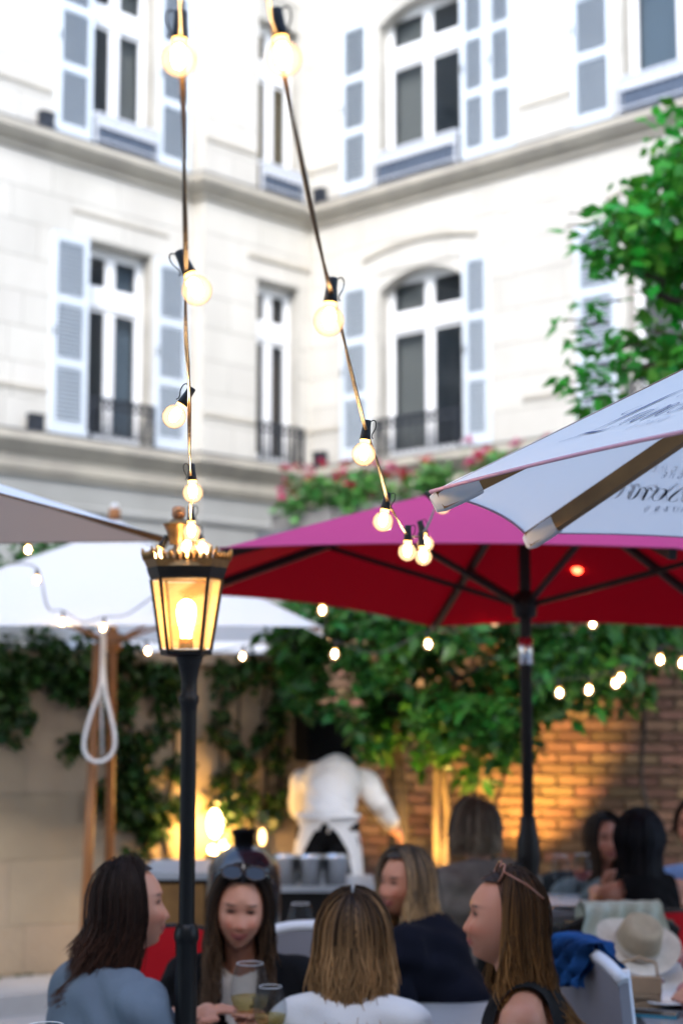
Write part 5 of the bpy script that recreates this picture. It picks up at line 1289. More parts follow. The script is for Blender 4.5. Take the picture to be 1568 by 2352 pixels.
def make_hair(root, H, Hr, sc, nb, sweep=0., length=.40, roots=(.03,.018,.01), tips=(.06,.03,.015), blend=.5, n=420, seed=1, part=0.0, front=48, wave=.006, puff=.0, behind=False, rad=.0042, shoulder=.15, tuck=1.0, top=True, name='hair'):
    n = int(n*4.2); rad = rad*.36; rng = np.random.default_rng(seed); V = []; F = []; Cc = []
    def head_r(az):   # horizontal radius of the hair shell at ear level
        return (.080 + puff)*abs(math.sin(az)) + 0, (.100 + puff)
    K = 15
    for i in range(n):
        az = math.radians(rng.uniform(front, 360 - front)) if rng.random() > .22 else math.radians(front + abs(rng.normal(0, 14)))*(1 if rng.random() < .5 else -1)
        az = (az + 2*math.pi) % (2*math.pi)
        side = 1 if az < math.pi else -1
        a_eff = az
        lay = rng.uniform(-.006, .010) + (rng.uniform(0, .014) if rng.random() < .06 else 0); L = length*rng.uniform(.66, 1.06); wv_ = wave*rng.uniform(.4, 2.2)
        yroot = .062 - .12*min(1, abs(((az + math.pi) % (2*math.pi)) - math.pi)/math.pi*1.25) + rng.normal(0, .012)
        w1, w2 = rng.uniform(0, 6.28), rng.uniform(0, 6.28); wf = rng.uniform(16, 26)
        pts = []
        rx, ry = .081 + puff + lay, .101 + puff + lay
        ex, ey = math.sin(az)*rx, math.cos(az)*ry
        if ey > .055: ey = .055 + (ey - .055)*.35
        zr = .120 + puff*.6 + lay
        p_top = Vector((part*.02 + side*.006, yroot, zr*math.sqrt(max(.05, 1 - (yroot/.115)**2))))
        for k in range(6):
            t = k/6; an = t*math.pi/2
            q = Vector((p_top.x*(1-math.sin(an)) + ex*math.sin(an), p_top.y*(1 - math.sin(an)**1.3) + ey*math.sin(an)**1.3, p_top.z*math.cos(an)))
            pts.append(q)
        total = .15; rest = max(.02, L - total); m = K - 6
        for k in range(m + 1):
            t = k/m; z = -rest*t
            f = 1 - .16*tuck*math.sin(min(1, t*1.6*rest/.3)*math.pi)*(1 if rest > .1 else .3)
            back = (math.cos(az) < 0)
            q = Vector((ex*f, ey*f, z))
            d_sh = H.z + z*1.0 - (nb.z - .03)
            if d_sh < 0:    # resting on the shoulders: pushed out to the back or the chest
                push = min(.075, -d_sh*.6)
                if math.cos(az) < .25: q.y -= push + .02*min(1, -d_sh/.1)
                else: q.y += push*.9; 
                q.x *= 1 + .15*min(1, -d_sh/.15)
            q.x += wv_*math.sin(wf*z + w1)*t*2; q.y += wv_*math.sin(wf*z*.9 + w2)*t*2 - sweep*t*t
            pts.append(q)
        wp_ = []
        for k, q in enumerate(pts):
            hq = q*sc
            if k < 6: wv = H + Hr @ hq
            else:
                rot = Hr @ Vector((q.x, q.y, 0))*sc
                wv = H + rot + Vector((0, 0, q.z*sc))
            wp_.append(wv)
        npt = len(wp_); rr = [rad*(.75 + .4*math.sin(math.pi*min(1, (k+1)/npt*1.1)))*(1 - .75*max(0, (k/npt - .7)/.3)) for k in range(npt)]
        b = len(V); v_ = max(.4, rng.normal(1, .14))*(1 + .22*math.sin(az*7 + seed) + .16*math.sin(az*17 + seed*2) + .10*math.sin(az*41)); cb = np.clip(rng.normal(blend, .18), .05, .95)
        for k, q in enumerate(wp_):
            tg = (wp_[min(k+1, npt-1)] - wp_[max(k-1, 0)]); tg = tg.normalized() if tg.length > 1e-7 else Vector((0,0,1))
            u = tg.cross(Vector((.3, .9, .2))); u.normalize(); w_ = tg.cross(u)
            t = k/(npt-1); mixf = 1/(1 + math.exp(-(t - cb)*9)); col = [max(0, (roots[c]*(1-mixf) + tips[c]*mixf)*v_) for c in range(3)]
            for j in range(3):
                an = 2*math.pi*j/3; V.append(q + (u*math.cos(an)*1.5 + w_*math.sin(an))*rr[k]); Cc.append((*col, 1))
        for k in range(npt-1):
            for j in range(3): F.append((b+k*3+j, b+k*3+(j+1)%3, b+(k+1)*3+(j+1)%3, b+(k+1)*3+j))
    # close shell beneath the strands
    b = len(V); nu, nv = 40, 20
    keep = {}
    for i in range(nv+1):
        th = math.pi*.66*i/nv
        for j in range(nu):
            ph = 2*math.pi*j/nu
            q = Vector((math.sin(th)*math.sin(ph)*(.0785+puff), math.sin(th)*math.cos(ph)*(.098+puff), math.cos(th)*(.118+puff*.6)))
            V.append(H + Hr @ (q*sc)); Cc.append((*[c*.8 for c in roots], 1)); keep[(i, j)] = (math.degrees(math.atan2(abs(q.x)/.79, q.y)) > front + 10) or q.z > .094
    for i in range(nv):
        for j in range(nu):
            if keep[(i,j)] and keep[(i+1,j)] and keep[(i,(j+1)%nu)] and keep[(i+1,(j+1)%nu)]: F.append((b+i*nu+j, b+(i+1)*nu+j, b+(i+1)*nu+(j+1)%nu, b+i*nu+(j+1)%nu))
    me = bpy.data.meshes.new(name); me.from_pydata([tuple(v) for v in V], [], F); ca = me.color_attributes.new('strand', 'FLOAT_COLOR', 'POINT'); ca.data.foreach_set('color', np.array(Cc, np.float32).ravel())
    me.materials.append(M['hair']); me.polygons.foreach_set('use_smooth', [True]*len(me.polygons)); me.update()
    o = bpy.data.objects.new(name, me); COL.objects.link(o); o.parent = root; return o
def sunglasses(root, H, Hr, sc=1., label='dark sunglasses pushed up on the hair of the woman facing the camera', z=.105, y=.062, m='plum_lens', tiltx=.9):
    Rx = Matrix.Rotation(tiltx, 3, 'X'); g_ = MB(); l_ = MB(); c0 = H + Hr @ (Vector((0, y, z))*sc)
    for s in (-1, 1):
        cc = Vector((s*.033, 0, 0)); l_.lathe([(.027, -.002), (.027, .002)], 18, Matrix.Translation(c0) @ (Hr @ Rx).to_4x4() @ Matrix.Translation(cc) @ Matrix.Rotation(R_(90), 4, 'X')); 
        ring_ = [c0 + Hr @ (Rx @ (cc + Vector((.028*math.cos(t), 0, .025*math.sin(t))))) for t in np.linspace(0, 2*math.pi, 19)]; g_.tube(ring_, .0028, 6)
        disc = [c0 + Hr @ (Rx @ (cc + Vector((.027*math.cos(t), 0, .024*math.sin(t))))) for t in np.linspace(0, 2*math.pi, 18, endpoint=False)]; l_.add(disc, [tuple(range(18))])
        g_.tube([c0 + Hr @ (Rx @ Vector((s*.061, 0, .008))), c0 + Hr @ (Vector((s*.085, -.06, -.02))), c0 + Hr @ (Vector((s*.086, -.10, -.05)))], .0025, 6)
    g_.tube([c0 + Hr @ (Rx @ Vector((-.008, .002, .004))), c0 + Hr @ (Rx @ Vector((0, .003, .008))), c0 + Hr @ (Rx @ Vector((.008, .002, .004)))], .0025, 6)
    Wm = wmat(root); r = empty('sunglasses', Wm @ c0, 0, label, 'sunglasses')
    for b_, nm, mm in ((g_, 'frame', m if m != 'plum_lens' else 'iris'), (l_, 'lens', 'plum_lens')):
        b_.v = [tuple(Wm @ Vector(v)) for v in b_.v]; b_.build(nm, M[mm], r)

BROWN = dict(roots=(.020,.012,.008), tips=(.075,.038,.018)); DARK = dict(roots=(.012,.008,.006), tips=(.045,.024,.013))
def P_(px, py, D): return at(px, py, D)
Y = R_
# woman in the grey blazer, profile to the right
make_person('woman in a blue-grey blazer with long dark brown hair, in profile at the left', P_(302, 2084, 4.1), Y(-52), 'skin', headyaw=Y(-34), headpitch=Y(2), lean=.06, sc=.96, neck=.155, voxel=.0052,
    garment=[('jacket', 'blazer_grey', .022, 'long')], hair=dict(length=.37, n=640, seed=3, front=66, tuck=.2, roots=(.022,.013,.010), tips=(.085,.036,.022), blend=.7, wave=.005, sweep=.05, puff=.004))
# woman facing us in black blazer
p2, H2, Hr2 = make_person('smiling woman in a black blazer facing the camera behind the lamp post', P_(552, 2092, 4.55), Y(172), 'skin', headyaw=Y(12), headpitch=Y(-6), headtilt=Y(-4), lean=.16, sc=.93, neck=.150, shoulder=.185, voxel=.0052,
    garment=[('top', 'white_cloth', .008, .3), ('jacket', 'blazer_black', .022, 'long', .075)], hair=dict(length=.44, n=560, seed=5, front=62, tuck=.2, roots=(.012,.008,.006), tips=(.10,.055,.028), blend=.62, wave=.008, puff=.006))
sunglasses(p2, H2, Hr2, 1.0, 'dark sunglasses pushed up on the hair of the woman in the black blazer', z=.118, y=.045)
# blonde from behind
make_person('woman in a white sleeveless top with long highlighted blonde hair, seen from behind', P_(810, 2155, 4.25), Y(-8), 'skin', headyaw=Y(4), lean=.05, sc=.93, voxel=.0056, shoulder=.155, neck=.150, face=False,
    arms=[(Vector((-.20,.10,.80)), Vector((-.12,.34,.80))), (Vector((.20,.10,.80)), Vector((.12,.34,.80)))],
    garment=[('top', 'white_cloth', .020, .22)], hair=dict(length=.40, n=720, seed=8, front=70, tuck=-.3, roots=(.022,.013,.008), tips=(.36,.20,.085), blend=.42, wave=.007, puff=.014, rad=.0046))
# woman in black, profile to the left
p4, H4, Hr4 = make_person('smiling woman in a black sleeveless top with long chestnut hair, in profile at the right', P_(1152, 2112, 4.0), Y(78), 'skin2', headyaw=Y(14), headpitch=Y(3), lean=.03, sc=.97, neck=.150, voxel=.0052,
    garment=[('top', 'knit_black', .014, 0)], hair=dict(length=.60, n=680, seed=12, front=84, tuck=.1, roots=(.030,.015,.008), tips=(.22,.10,.03), blend=.42, wave=.012, puff=.006))
sunglasses(p4, H4, Hr4, 1.0, 'tortoiseshell sunglasses pushed up in the chestnut hair of the woman in black', z=.116, y=.012, m='amber_shell', tiltx=.35)
# second table: woman in navy
make_person('woman in a dark navy coat with ash blonde hair looking left at the middle table', P_(928, 2030, 5.4), Y(70), 'skin2', headyaw=Y(58), headpitch=Y(-3), lean=.20, sc=.93, neck=.130, shoulder=.185, voxel=.007,
    garment=[('jacket', 'navy', .026, 'long')], hair=dict(length=.46, n=420, seed=15, front=62, tuck=.0, roots=(.05,.045,.042), tips=(.46,.29,.14), blend=.42, wave=.012, puff=.012, rad=.005))
# bob-haired person from behind
make_person('person with a short grey-brown bob and fuzzy brown jacket, seen from behind', P_(1086, 1908, 6.5), Y(30), 'skin2', headyaw=Y(20), lean=.05, sc=.98, neck=.150, voxel=.008, face=False,
    garment=[('jacket', 'tweed', .045, 'long')], hair=dict(length=.24, n=380, seed=17, front=50, roots=(.07,.055,.04), tips=(.26,.20,.14), blend=.35, wave=.004, puff=.010, rad=.006))
# table at the right
make_person('woman in a black sleeveless top with long black hair, seen from behind', P_(1466, 1930, 6.8), Y(12), 'skin2', headyaw=Y(8), lean=.04, sc=1.0, neck=.150, voxel=.008, face=False,
    arms=[(Vector((-.22,.10,.72)), Vector((-.12,.30,.80))), (Vector((.27,.02,.70)), Vector((.20,.26,.78)))],
    garment=[('top', 'knit_black', .018, 0)], hair=dict(length=.56, n=420, seed=19, front=66, roots=(.014,.015,.020), tips=(.018,.016,.017), wave=.005, puff=.008, rad=.0055))
make_person('woman in a grey-green jacket over a white top facing the black-haired woman', P_(1388, 1930, 7.6), Y(196), 'skin2', headyaw=Y(-4), lean=.08, sc=.98, voxel=.008,
    garment=[('top', 'white_cloth', .01, .3), ('jacket', 'grey_green', .026, 'long', .10)], hair=dict(length=.36, n=300, seed=21, front=44, puff=.006, rad=.006, **DARK))
make_person('man in a sky blue shirt cut off by the right picture edge', P_(1598, 1900, 7.3), Y(140), 'skin2', lean=.06, sc=1.02, voxel=.008,
    garment=[('shirt', 'blue_shirt', .02, 'long')], hair=dict(length=.17, n=260, seed=23, front=70, puff=.004, rad=.006, **DARK))
make_person('person in a dusty pink knit whose sleeve shows at the right picture edge', P_(1668, 2030, 4.75), Y(96), 'skin', lean=.04, sc=1.0, voxel=.008,
    arms=[(Vector((-.21,.19,.74)), Vector((-.18,.22,.97))), (Vector((.22,.05,.74)), Vector((.12,.14,.78)))],
    garment=[('jacket', 'pink_knit', .03, 'long')], hair=dict(length=.30, n=260, seed=25, front=60, rad=.006, **BROWN))
# waiter bent over the service counter
wt_root, _, _ = make_person('waiter in a white shirt and long white apron bending forward, seen from behind', at(776, 1752, 9.75), Y(-6), 'skin', headpitch=Y(-35), lean=.44, headlean=.10, sc=1.0, voxel=.009, face=False, stand=.93, nb_=(0, .33, 1.235), shoulder=.195,
    arms=[(Vector((-.23,.46,1.0)), Vector((-.17,.66,.88))), (Vector((.27,.24,1.05)), Vector((.34,.30,.93)))],
    garment=[('shirt', 'white_cloth', .022, 'long')], hair=dict(length=.16, n=200, seed=27, front=80, rad=.006, **DARK))
mb = MB(); zs = [(.985,.0),(.945,.10),(.90,.5),(.80,.95),(.62,1.15),(.45,1.2)]; n = 30; vs = []
for z, op in zs:
    gap = .02 + .75*op
    for j in range(n+1):
        an = -math.pi/2 + gap + (2*math.pi - 2*gap)*j/n
        r0 = .165 + .045*(1 - (z-.45)/.535) + .006*math.sin(j*2.3)*(1 if z < .9 else 0)
        vs.append((r0*1.05*math.cos(an), (r0*.80)*math.sin(an) + .0, z))
mb.add(vs, [(i*(n+1)+j, (i+1)*(n+1)+j, (i+1)*(n+1)+j+1, i*(n+1)+j+1) for i in range(len(zs)-1) for j in range(n)], 0, True)
ap = mb.build('apron', M['white_cloth'], wt_root, world=False)
mb = MB(); mb.tube([(.180*math.cos(a), .142*math.sin(a), .985) for a in np.linspace(0, 2*math.pi, 31)], .013, 6)
mb.tube([(0,-.145,.985),(.03,-.160,.95),(.02,-.165,.90)], .007, 5); mb.tube([(0,-.145,.985),(-.03,-.160,.955),(-.035,-.165,.915)], .007, 5); mb.build('apron_band', M['white_cloth'], ap, world=False)

# ================================================================== furniture
def chair(loc, yaw, label, style='red', group=None, h=.88):
    r = empty('chair', (loc[0], loc[1], 0), yaw, label, 'chair', group)
    cm, fm = {'red': ('red_cloth', 'black_metal'), 'white': ('chair_web', 'white_lacquer'), 'dark': ('counter', 'black_metal')}[style]
    mb = MB(); mb.box((-.21, -.19, .43), (.21, .22, .465)); mb.box((-.195, -.175, .466), (.195, .205, .485)); mb.build('seat', M[cm], r, world=False)
    for sx in (-1, 1):
        mb = MB(); mb.tube([(sx*.185, .19, .43), (sx*.20, .22, 0)], [.014, .011], 8); mb.build('leg', M[fm], r, world=False)
        mb = MB(); mb.tube([(sx*.19, -.235, h*.97), (sx*.195, -.20, .60), (sx*.19, -.18, .43), (sx*.20, -.25, 0)], .013, 8); mb.build('leg', M[fm], r, world=False)
    mb = MB(); n = 14; vs = []
    for lay in (0, 1):
        for i in range(n+1):
            a = -1 + 2*i/n; top = h - .06*abs(a)**3; y = -.235 - .035*(1 - a*a) - (.03 if lay else 0)
            vs += [(a*.205, y + .035, .55), (a*.212, y, top)]
    fs = [(2*i, 2*i+1, 2*i+3, 2*i+2) for i in range(n)]; o_ = 2*(n+1); fs += [tuple(o_ + q for q in f[::-1]) for f in fs]
    fs += [(2*i+1, o_+2*i+1, o_+2*i+3, 2*i+3) for i in range(n)] + [(2*i, 2*i+2, o_+2*i+2, o_+2*i) for i in range(n)] + [(0, o_, o_+1, 1), (2*n, 2*n+1, o_+2*n+1, o_+2*n)]
    mb.add(vs, fs, 0, False); mb.build('backrest', M[cm], r, world=False)
    mb = MB(); mb.tube([(a*.212, -.25 - .035*(1-a*a), h - .06*abs(a)**3) for a in np.linspace(-1, 1, 15)], .019 if style == 'white' else .013, 8); mb.build('top_rail', M[fm], r, world=False)
    return r
def under(px, py, D, yaw, lean): 
    h = at(px, py, D); q = Vector((h.x, h.y, 0)) - Matrix.Rotation(yaw, 3, 'Z') @ Vector((0, lean + .05, 0)); return (q.x, q.y)
def seat_for(px, py, D, yaw, lean, label, st, h=.80): 
    q = under(px, py, D, Y(yaw), lean); return chair(q, Y(yaw), label, st, None, h)
seat_for(302,2080,4.1,-52,.06,'black chair under the woman in the blue-grey blazer','dark')
chair((at(425,2200,4.98).x, 5.0), Y(-160), 'red upholstered chair showing between the blazer woman and the lamp post', 'red', None, .93)
seat_for(552,2092,4.55,172,.16,'black chair under the smiling woman in the black blazer','dark')
seat_for(810,2155,4.25,-8,.05,'black chair under the blonde woman seen from behind','dark',.70)
seat_for(1152,2112,4.0,78,.03,'black chair under the woman with chestnut hair','dark')
seat_for(928,2030,5.4,70,.14,'black chair under the woman in the navy coat','dark')
seat_for(1086,1908,6.5,30,.05,'black chair under the person with the grey-brown bob','dark')
seat_for(1466,1930,6.8,12,.04,'red chair of the black-haired woman at the right table','red',.82)
seat_for(1388,1930,7.6,196,.08,'black chair under the woman in the grey-green jacket','dark')
seat_for(1598,1900,7.3,140,.06,'black chair under the man in the blue shirt','dark')
seat_for(1668,2030,4.75,96,.04,'black chair at the right picture edge under the person in pink','dark')
wc = chair((.955, 4.66), Y(-75), 'white chair with a curved back in front of the hat table', 'white', None, .97)
bc = chair((.985, 6.05), Y(5), 'dark chair draped with a sage green blanket', 'dark', None, .90)
rc = chair((at(700,2080,5.35).x, 5.45), Y(8), 'white rounded chair behind the pink wine glass', 'white', None, .95)
def table(label, x0, y0, x1, y1, z, m, leg='black_metal'):
    r = empty('table', ((x0+x1)/2, (y0+y1)/2, 0), 0, label, 'table')
    mb = MB(); mb.box((x0, y0, z-.03), (x1, y1, z)); mb.box((x0+.02, y0+.02, z-.055), (x1-.02, y1-.02, z-.031)); mb.build('table_top', M[m], r)
    mx_, my_ = (x0+x1)/2, (y0+y1)/2
    mb = MB(); mb.lathe([(.0,.03),(.19,.03),(.19,.0)], 24, Matrix.Translation((mx_, my_, 0))); mb.build('base', M[leg], r)
    mb = MB(); mb.tube([(mx_, my_, .03), (mx_, my_, z-.056)], .035, 12); mb.build('leg', M[leg], r)
    return r
table('dark table between the four women in front', -.34, 4.06, -.02, 4.52, .75, 'table_dark')
table('small table at the lower left corner holding a wine glass', -1.0, 3.05, -.5, 3.55, .76, 'table_dark')
table('pale grey table with the straw hat and tan handbag', .88, 4.62, 1.62, 5.70, .745, 'table')
table('white table before the woman in the navy coat', -.20, 5.55, .22, 6.2, .745, 'white_lacquer')
table('pale blue table behind the chestnut-haired woman', .20, 4.75, .62, 5.25, .70, 'table')
table('dark table of the party before the brick wall', .78, 7.0, 1.45, 7.55, .75, 'table')

# service counter with buckets and glasses
x0, x1 = at(628, 2000, 8.5).x, at(850, 2000, 8.5).x
CT = empty('counter', ((x0+x1)/2, 8.6, 0), 0, 'dark service counter the waiter is bending over', 'counter')
mb = MB(); mb.box((x0, 8.35, 0), (x1, 8.85, .66)); mb.build('cabinet', M['counter'], CT)
mb = MB(); mb.box((x0-.02, 8.33, .661), (x1+.02, 8.87, .69)); mb.build('counter_top', M['table'], CT)
x2, x3 = at(335, 2000, 6.9).x, at(478, 2000, 6.9).x
C2_ = empty('counter', ((x2+x3)/2, 7.1, 0), 0, 'dark cabinet behind the blazer woman with a pale top', 'counter')
mb = MB(); mb.box((x2, 6.85, 0), (x3, 7.35, .90)); mb.build('cabinet', M['counter'], C2_)
mb = MB(); mb.box((x2-.02, 6.83, .901), (x3+.02, 7.37, .93)); mb.build('counter_top', M['table'], C2_)
mb = MB(); mb.box((x2+.01, 6.838, .60), (x3-.01, 6.849, .88)); mb.build('drawer_front', M['wood'], C2_)
def lathe_thing(name, label, cat, p, parts, group=None):
    r = empty(name, p, 0, label, cat, group)
    for nm, prof, m in parts:
        mb = MB(); mb.lathe(prof, 20); mb.build(nm, M[m], r, world=False)
    return r
for px, D, lb in ((655, 8.42, 'steel ice bucket at the left on the service counter'), (712, 8.40, 'steel ice bucket in the middle of the service counter'), (770, 8.42, 'steel ice bucket nearest the waiter on the service counter')):
    p = at(px, 2030, D); p.z = .691
    lathe_thing('ice_bucket', lb, 'bucket', p, [('bucket_body', [(0,0),(.055,0),(.075,.14),(.083,.143),(.083,.15),(.07,.148),(.05,.02),(0,.02)], 'chrome')], 'ice buckets on the service counter')
for i, (px, py, D) in enumerate(((668,1990,8.62),(688,1978,8.66),(706,1985,8.6),(725,1982,8.7))):
    p = at(px, py, D); p.z = .691
    lathe_thing('bowl', ['white bowl at the left of the stack on the service counter', 'tall white bowl stack on the service counter', 'white bowl before the stack on the service counter', 'white bowl stack closest to the waiter apron'][i], 'bowl', p, [('bowl_body', [(0,0),(.03,0),(.065,.05),(.07,.08 + .03*(i % 2)),(.062,.08 + .03*(i % 2)),(.03,.01),(0,.01)], 'porcelain')], 'white bowls on the service counter')
# black domed grill
g0 = at(560, 1960, 6.4)
gp = Vector((g0.x, 6.4, 0))
gr = empty('grill', gp, 0, 'glossy black domed grill with a short chimney behind the smiling woman', 'grill')
mb = MB(); mb.lathe([(.145, .97), (.142, 1.0), (.125, 1.035), (.09, 1.068), (.05, 1.085), (.04, 1.087)], 32); mb.build('dome_lid', M['grill'], gr, world=False)
mb = MB(); mb.lathe([(.145, .968), (.15, .93), (.15, .75), (.11, .62), (.05, .58), (0, .58)], 32); mb.build('bowl_body', M['grill'], gr, world=False)
mb = MB(); mb.lathe([(.04, 1.08), (.042, 1.13), (.05, 1.135), (.05, 1.15), (0, 1.152)], 20); mb.build('chimney', M['speaker'], gr, world=False)
mb = MB(); mb.tube([(-.05, -.135, .99), (-.05, -.165, 1.0), (.05, -.165, 1.0), (.05, -.135, .99)], .008, 8); mb.build('handle', M['chrome'], gr, world=False)
for k in range(3):
    a = 2*math.pi*k/3 + .5; mb = MB(); mb.bar((.08*math.cos(a), .08*math.sin(a), .62), (.2*math.cos(a), .2*math.sin(a), 0), .025); mb.build('leg', M['black_metal'], gr, world=False)

# glasses
def wine_glass(p, label, s=1.0, wine=None, fill=.4, group=None):
    r = empty('wine_glass', p, 0, label, 'wine glass', group)
    prof = [(.004,.004),(.034,.003),(.034,0),(0,0)]
    mb = MB(); mb.lathe([(q*s, z*s) for q, z in [(0,.0),(.035,0),(.034,.003),(.006,.008),(.0038,.02),(.0038,.085),(.008,.094)]], 20); mb.build('stem', M['clear_glass'], r, world=False)
    bowl = [(.004,.092),(.024,.100),(.040,.120),(.0465,.142),(.045,.168),(.038,.196),(.031,.214)]
    mb = MB(); mb.lathe([(q*s, z*s) for q, z in bowl], 24); mb.build('bowl_glass', M['clear_glass'], r, world=False)
    mb = MB(); mb.tube([(.031*s*math.cos(a), .031*s*math.sin(a), .214*s) for a in np.linspace(0, 2*math.pi, 25)], .0011, 5); mb.build('rim', M['porcelain'], r, world=False)
    if wine:
        mb = MB(); mb.lathe([(0,.095*s),(.023*s,.102*s),(.039*s,.121*s),(.0445*s,.138*s),(0,.138*s)], 20); mb.build('wine_fill', M[wine], r, world=False)
    return r
def on_t(px, D, z=.751): p = at(px, 2200, D); p.z = z; return p
wine_glass(on_t(574, 4.22), 'balloon wine glass with pale wine before the woman in the black blazer', 1.12, 'wine')
wine_glass(on_t(621, 4.12), 'smaller stemmed glass of wine right of the balloon glass', .93, 'wine')
wine_glass(Vector((at(105, 2340, 3.32).x, 3.32, .761)), 'large clear wine glass in the lower left corner', 1.2)
wine_glass(Vector((at(678, 2110, 5.0).x, 5.62, .746)), 'glass of pink wine left of the white rounded chair', 1.0, 'rose')
wine_glass(on_t(1290, 7.2), 'clear wine glass on the table before the brick wall', 1.0)
wine_glass(on_t(1340, 7.25), 'wine glass by the grey-green jacket on the far table', 1.0, 'rose')
wine_glass(on_t(925, 5.7, .746), 'wine glass before the woman in the navy coat', .95)
def cup(p, label):
    r = empty('cup', p, 0, label, 'cup')
    mb = MB(); mb.lathe([(0,.006),(.02,.004),(.06,.012),(.062,.015),(.02,.009),(0,.009)], 24); mb.build('saucer', M['porcelain'], r, world=False)
    mb = MB(); mb.lathe([(0,.012),(.02,.012),(.036,.04),(.04,.066),(.037,.066),(.032,.04),(0,.02)], 24); mb.build('cup_body', M['porcelain'], r, world=False)
    mb = MB(); mb.tube([(.038,0,.058),(.058,0,.055),(.056,0,.03),(.034,0,.026)], .004, 6); mb.build('handle', M['porcelain'], r, world=False)
cup(on_t(398, 4.22), 'white cup on a saucer just left of the lamp post')
cup(Vector((at(740, 2200, 5.7).x, 5.7, .746)), 'white cup on the white table behind the blonde woman')
for px, D, z, lb in ((1305, 7.1, .751, 'white plate on the table before the brick wall'), (950, 5.75, .746, 'white plate before the woman in the navy coat'), (510, 4.30, .751, 'small white plate before the woman in the black blazer'), (1535, 4.95, .746, 'white plate beside the tan handbag'), (700, 6.0, .746, 'white plate on the white table')):
    lathe_thing('plate', lb, 'plate', on_t(px, D, z), [('plate_body', [(0,.004),(.05,.003),(.10,.016),(.105,.018),(.10,.021),(.05,.008),(0,.008)], 'porcelain')])
# candle glass at the counter
p = at(602, 1950, 8.2); cg = empty('candle_glass', (p.x, 8.2, 0), 0, 'thin glass candle lamp glowing left of the waiter', 'candle lamp')
mb = MB(); mb.lathe([(.05,0),(.05,.02),(.012,.03),(.010,p.z-.02),(.03,p.z-.01),(.03,p.z)], 16); mb.build('stand', M['black_metal'], cg, world=False)
mb = MB(); mb.lathe([(.028,p.z+.001),(.034,p.z+.06),(.030,p.z+.16),(.026,p.z+.19)], 18); mb.build('glass_chimney', M['clear_glass'], cg, world=False)
M['small_flame'] = emit('candle_flame', (1,.5,.16), 3.0)
mb = MB(); mb.ell((0,0,p.z+.06), (.018,.018,.042), 12, 8); mb.build('flame', M['small_flame'], cg, world=False)

# straw hat, handbag, cloths on the right
hp = at(1462, 2210, 5.35); hp.z = .86
ht = empty('straw_hat', hp, 0, 'large beige straw hat leaning on the pale grey table', 'hat')
Mt = Matrix.Rotation(R_(38), 4, 'X') @ Matrix.Rotation(R_(10), 4, 'Y')
mb = MB(); n = 40; vs = []
for r_, z_ in ((.075,.0),(.10,-.004),(.125,.0),(.145,.010)):
    for j in range(n):
        a = 2*math.pi*j/n; vs.append(Mt @ Vector((r_*1.0*math.cos(a), r_*.86*math.sin(a), z_ + .018*math.cos(2*a)*(r_/.145)**2)))
mb.add(vs, [(i*n+j, i*n+(j+1)%n, (i+1)*n+(j+1)%n, (i+1)*n+j) for i in range(3) for j in range(n)], 0, True); mb.build('brim', M['straw'], ht, world=False)
mb = MB(); mb.lathe([(.077,.0),(.074,.04),(.066,.085),(.05,.10),(.025,.088),(.0,.085)], 32, Mt); mb.build('crown', M['straw_dark'], ht, world=False)
mb = MB(); mb.lathe([(.0785,.004),(.0765,.026)], 32, Mt); mb.build('hat_band', M['straw'], ht, world=False)
hb = at(1468, 2250, 4.92); hb.z = .746
bg_ = empty('handbag', hb, R_(-8), 'small tan boxy handbag standing before the straw hat', 'handbag')
mb = MB(); mb.box((-.062, -.03, 0), (.062, .03, .085)); mb.build('bag_body', M['kraft'], bg_, world=False)
mb = MB(); mb.box((-.064, -.034, .045), (.064, .0, .0905)); mb.box((-.05, -.037, .03), (.05, -.031, .044)); mb.build('flap', M['kraft'], bg_, world=False)
for s in (-1, 1): mb = MB(); mb.ell((s*.062, -.02, .08), (.012,.008,.010), 10, 6); mb.build('buckle', M['chrome'], bg_, world=False)
mb = MB(); mb.tube([(-.055,0,.085),(-.05,0,.13),(0,0,.145),(.05,0,.13),(.055,0,.085)], .005, 6); mb.build('handle', M['kraft'], bg_, world=False)
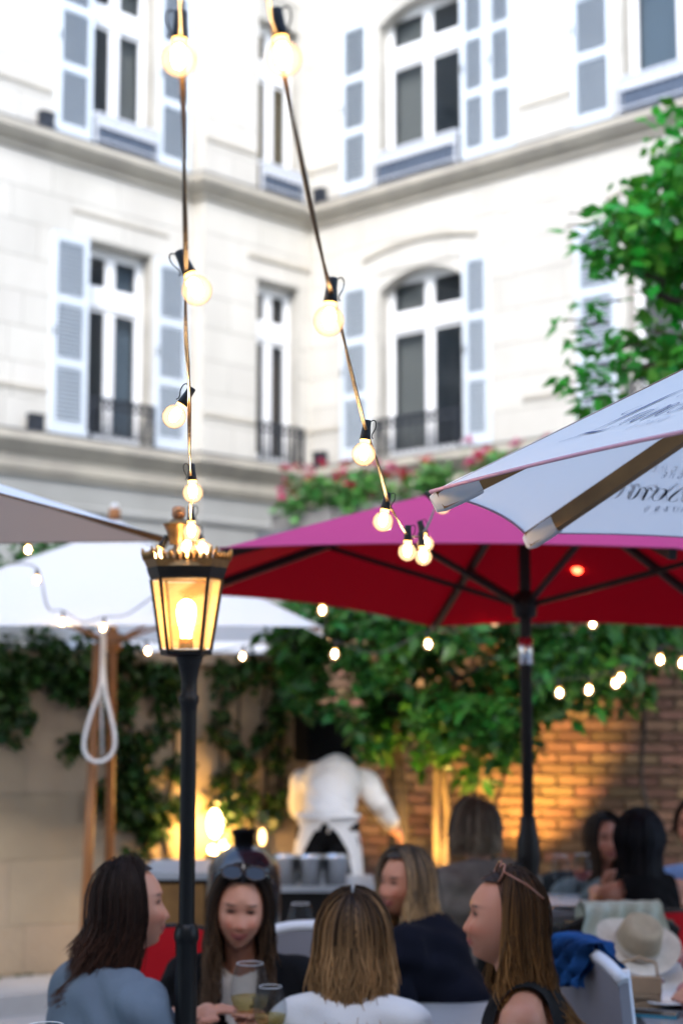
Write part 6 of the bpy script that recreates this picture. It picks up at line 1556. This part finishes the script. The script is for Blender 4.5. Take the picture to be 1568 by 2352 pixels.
ph = at(1500, 2270, 4.78); ph.z = .746; phn = empty('phone', ph, R_(70), 'phone in a turquoise case lying before the tan handbag', 'phone')
mb = MB(); mb.box((-.036,-.07,0),(.036,.07,.008)); mb.build('case', mat('turquoise_case', (.05,.30,.40), .3), phn, world=False)
mb = MB(); mb.box((-.032,-.066,.0082),(.032,.066,.009)); mb.build('screen', M['plum_lens'], phn, world=False)
def draped(label, name, cat, root_chair, m, wdt, front, back, thick, seed, jag=.02, amp=.015, top=.92, yoff=-.27):
    r = empty(name, wmat(root_chair) @ Vector((0, yoff, top)), root_chair.rotation_euler.z, label, cat)
    n, k = 26, 24; vs = []
    rg_ = random.Random(seed)
    for lay in (0, 1):
        for i in range(n+1):
            u = -1 + 2*i/n
            for j in range(k+1):
                t = j/k; tot = front + back + .06; d = t*tot
                if d < back: y, z = -.032, -(back - d)
                elif d < back + .06: a = (d - back)/.06*math.pi; y, z = -.032*math.cos(a), .028*math.sin(a)
                else: y, z = .032, -(d - back - .06)
                w_ = amp*math.sin(u*7 + j*.35 + seed)*(.3 + abs(t - .45)) + amp*.8*math.sin(u*15 + seed*2 - j*.5)
                y2 = y + (w_ if y >= 0 else w_ - .0) + (thick if lay else 0)*(1 if y >= 0 else -1)
                vs.append((u*wdt/2*(1 + .05*math.sin(j*.7+seed)), y2, z + jag*math.sin(u*5+seed)*(1 if j in (0, k) else 0)))
    fs = [(i*(k+1)+j, (i+1)*(k+1)+j, (i+1)*(k+1)+j+1, i*(k+1)+j+1) for i in range(n) for j in range(k)]; o_ = (n+1)*(k+1); fs += [tuple(o_+q for q in f[::-1]) for f in fs]
    mb = MB(); mb.add(vs, fs, 0, True); mb.build(name + '_cloth', M[m], r, world=False)
draped('sage green and grey blanket draped over a dark chair back', 'blanket', 'blanket', bc, 'blanket', .30, .17, .20, .012, 3)
draped('bright blue scarf bunched over the white curved chair', 'scarf', 'scarf', wc, 'blue_scarf', .22, .06, .08, .018, 5, .03, .022, .975, -.275)
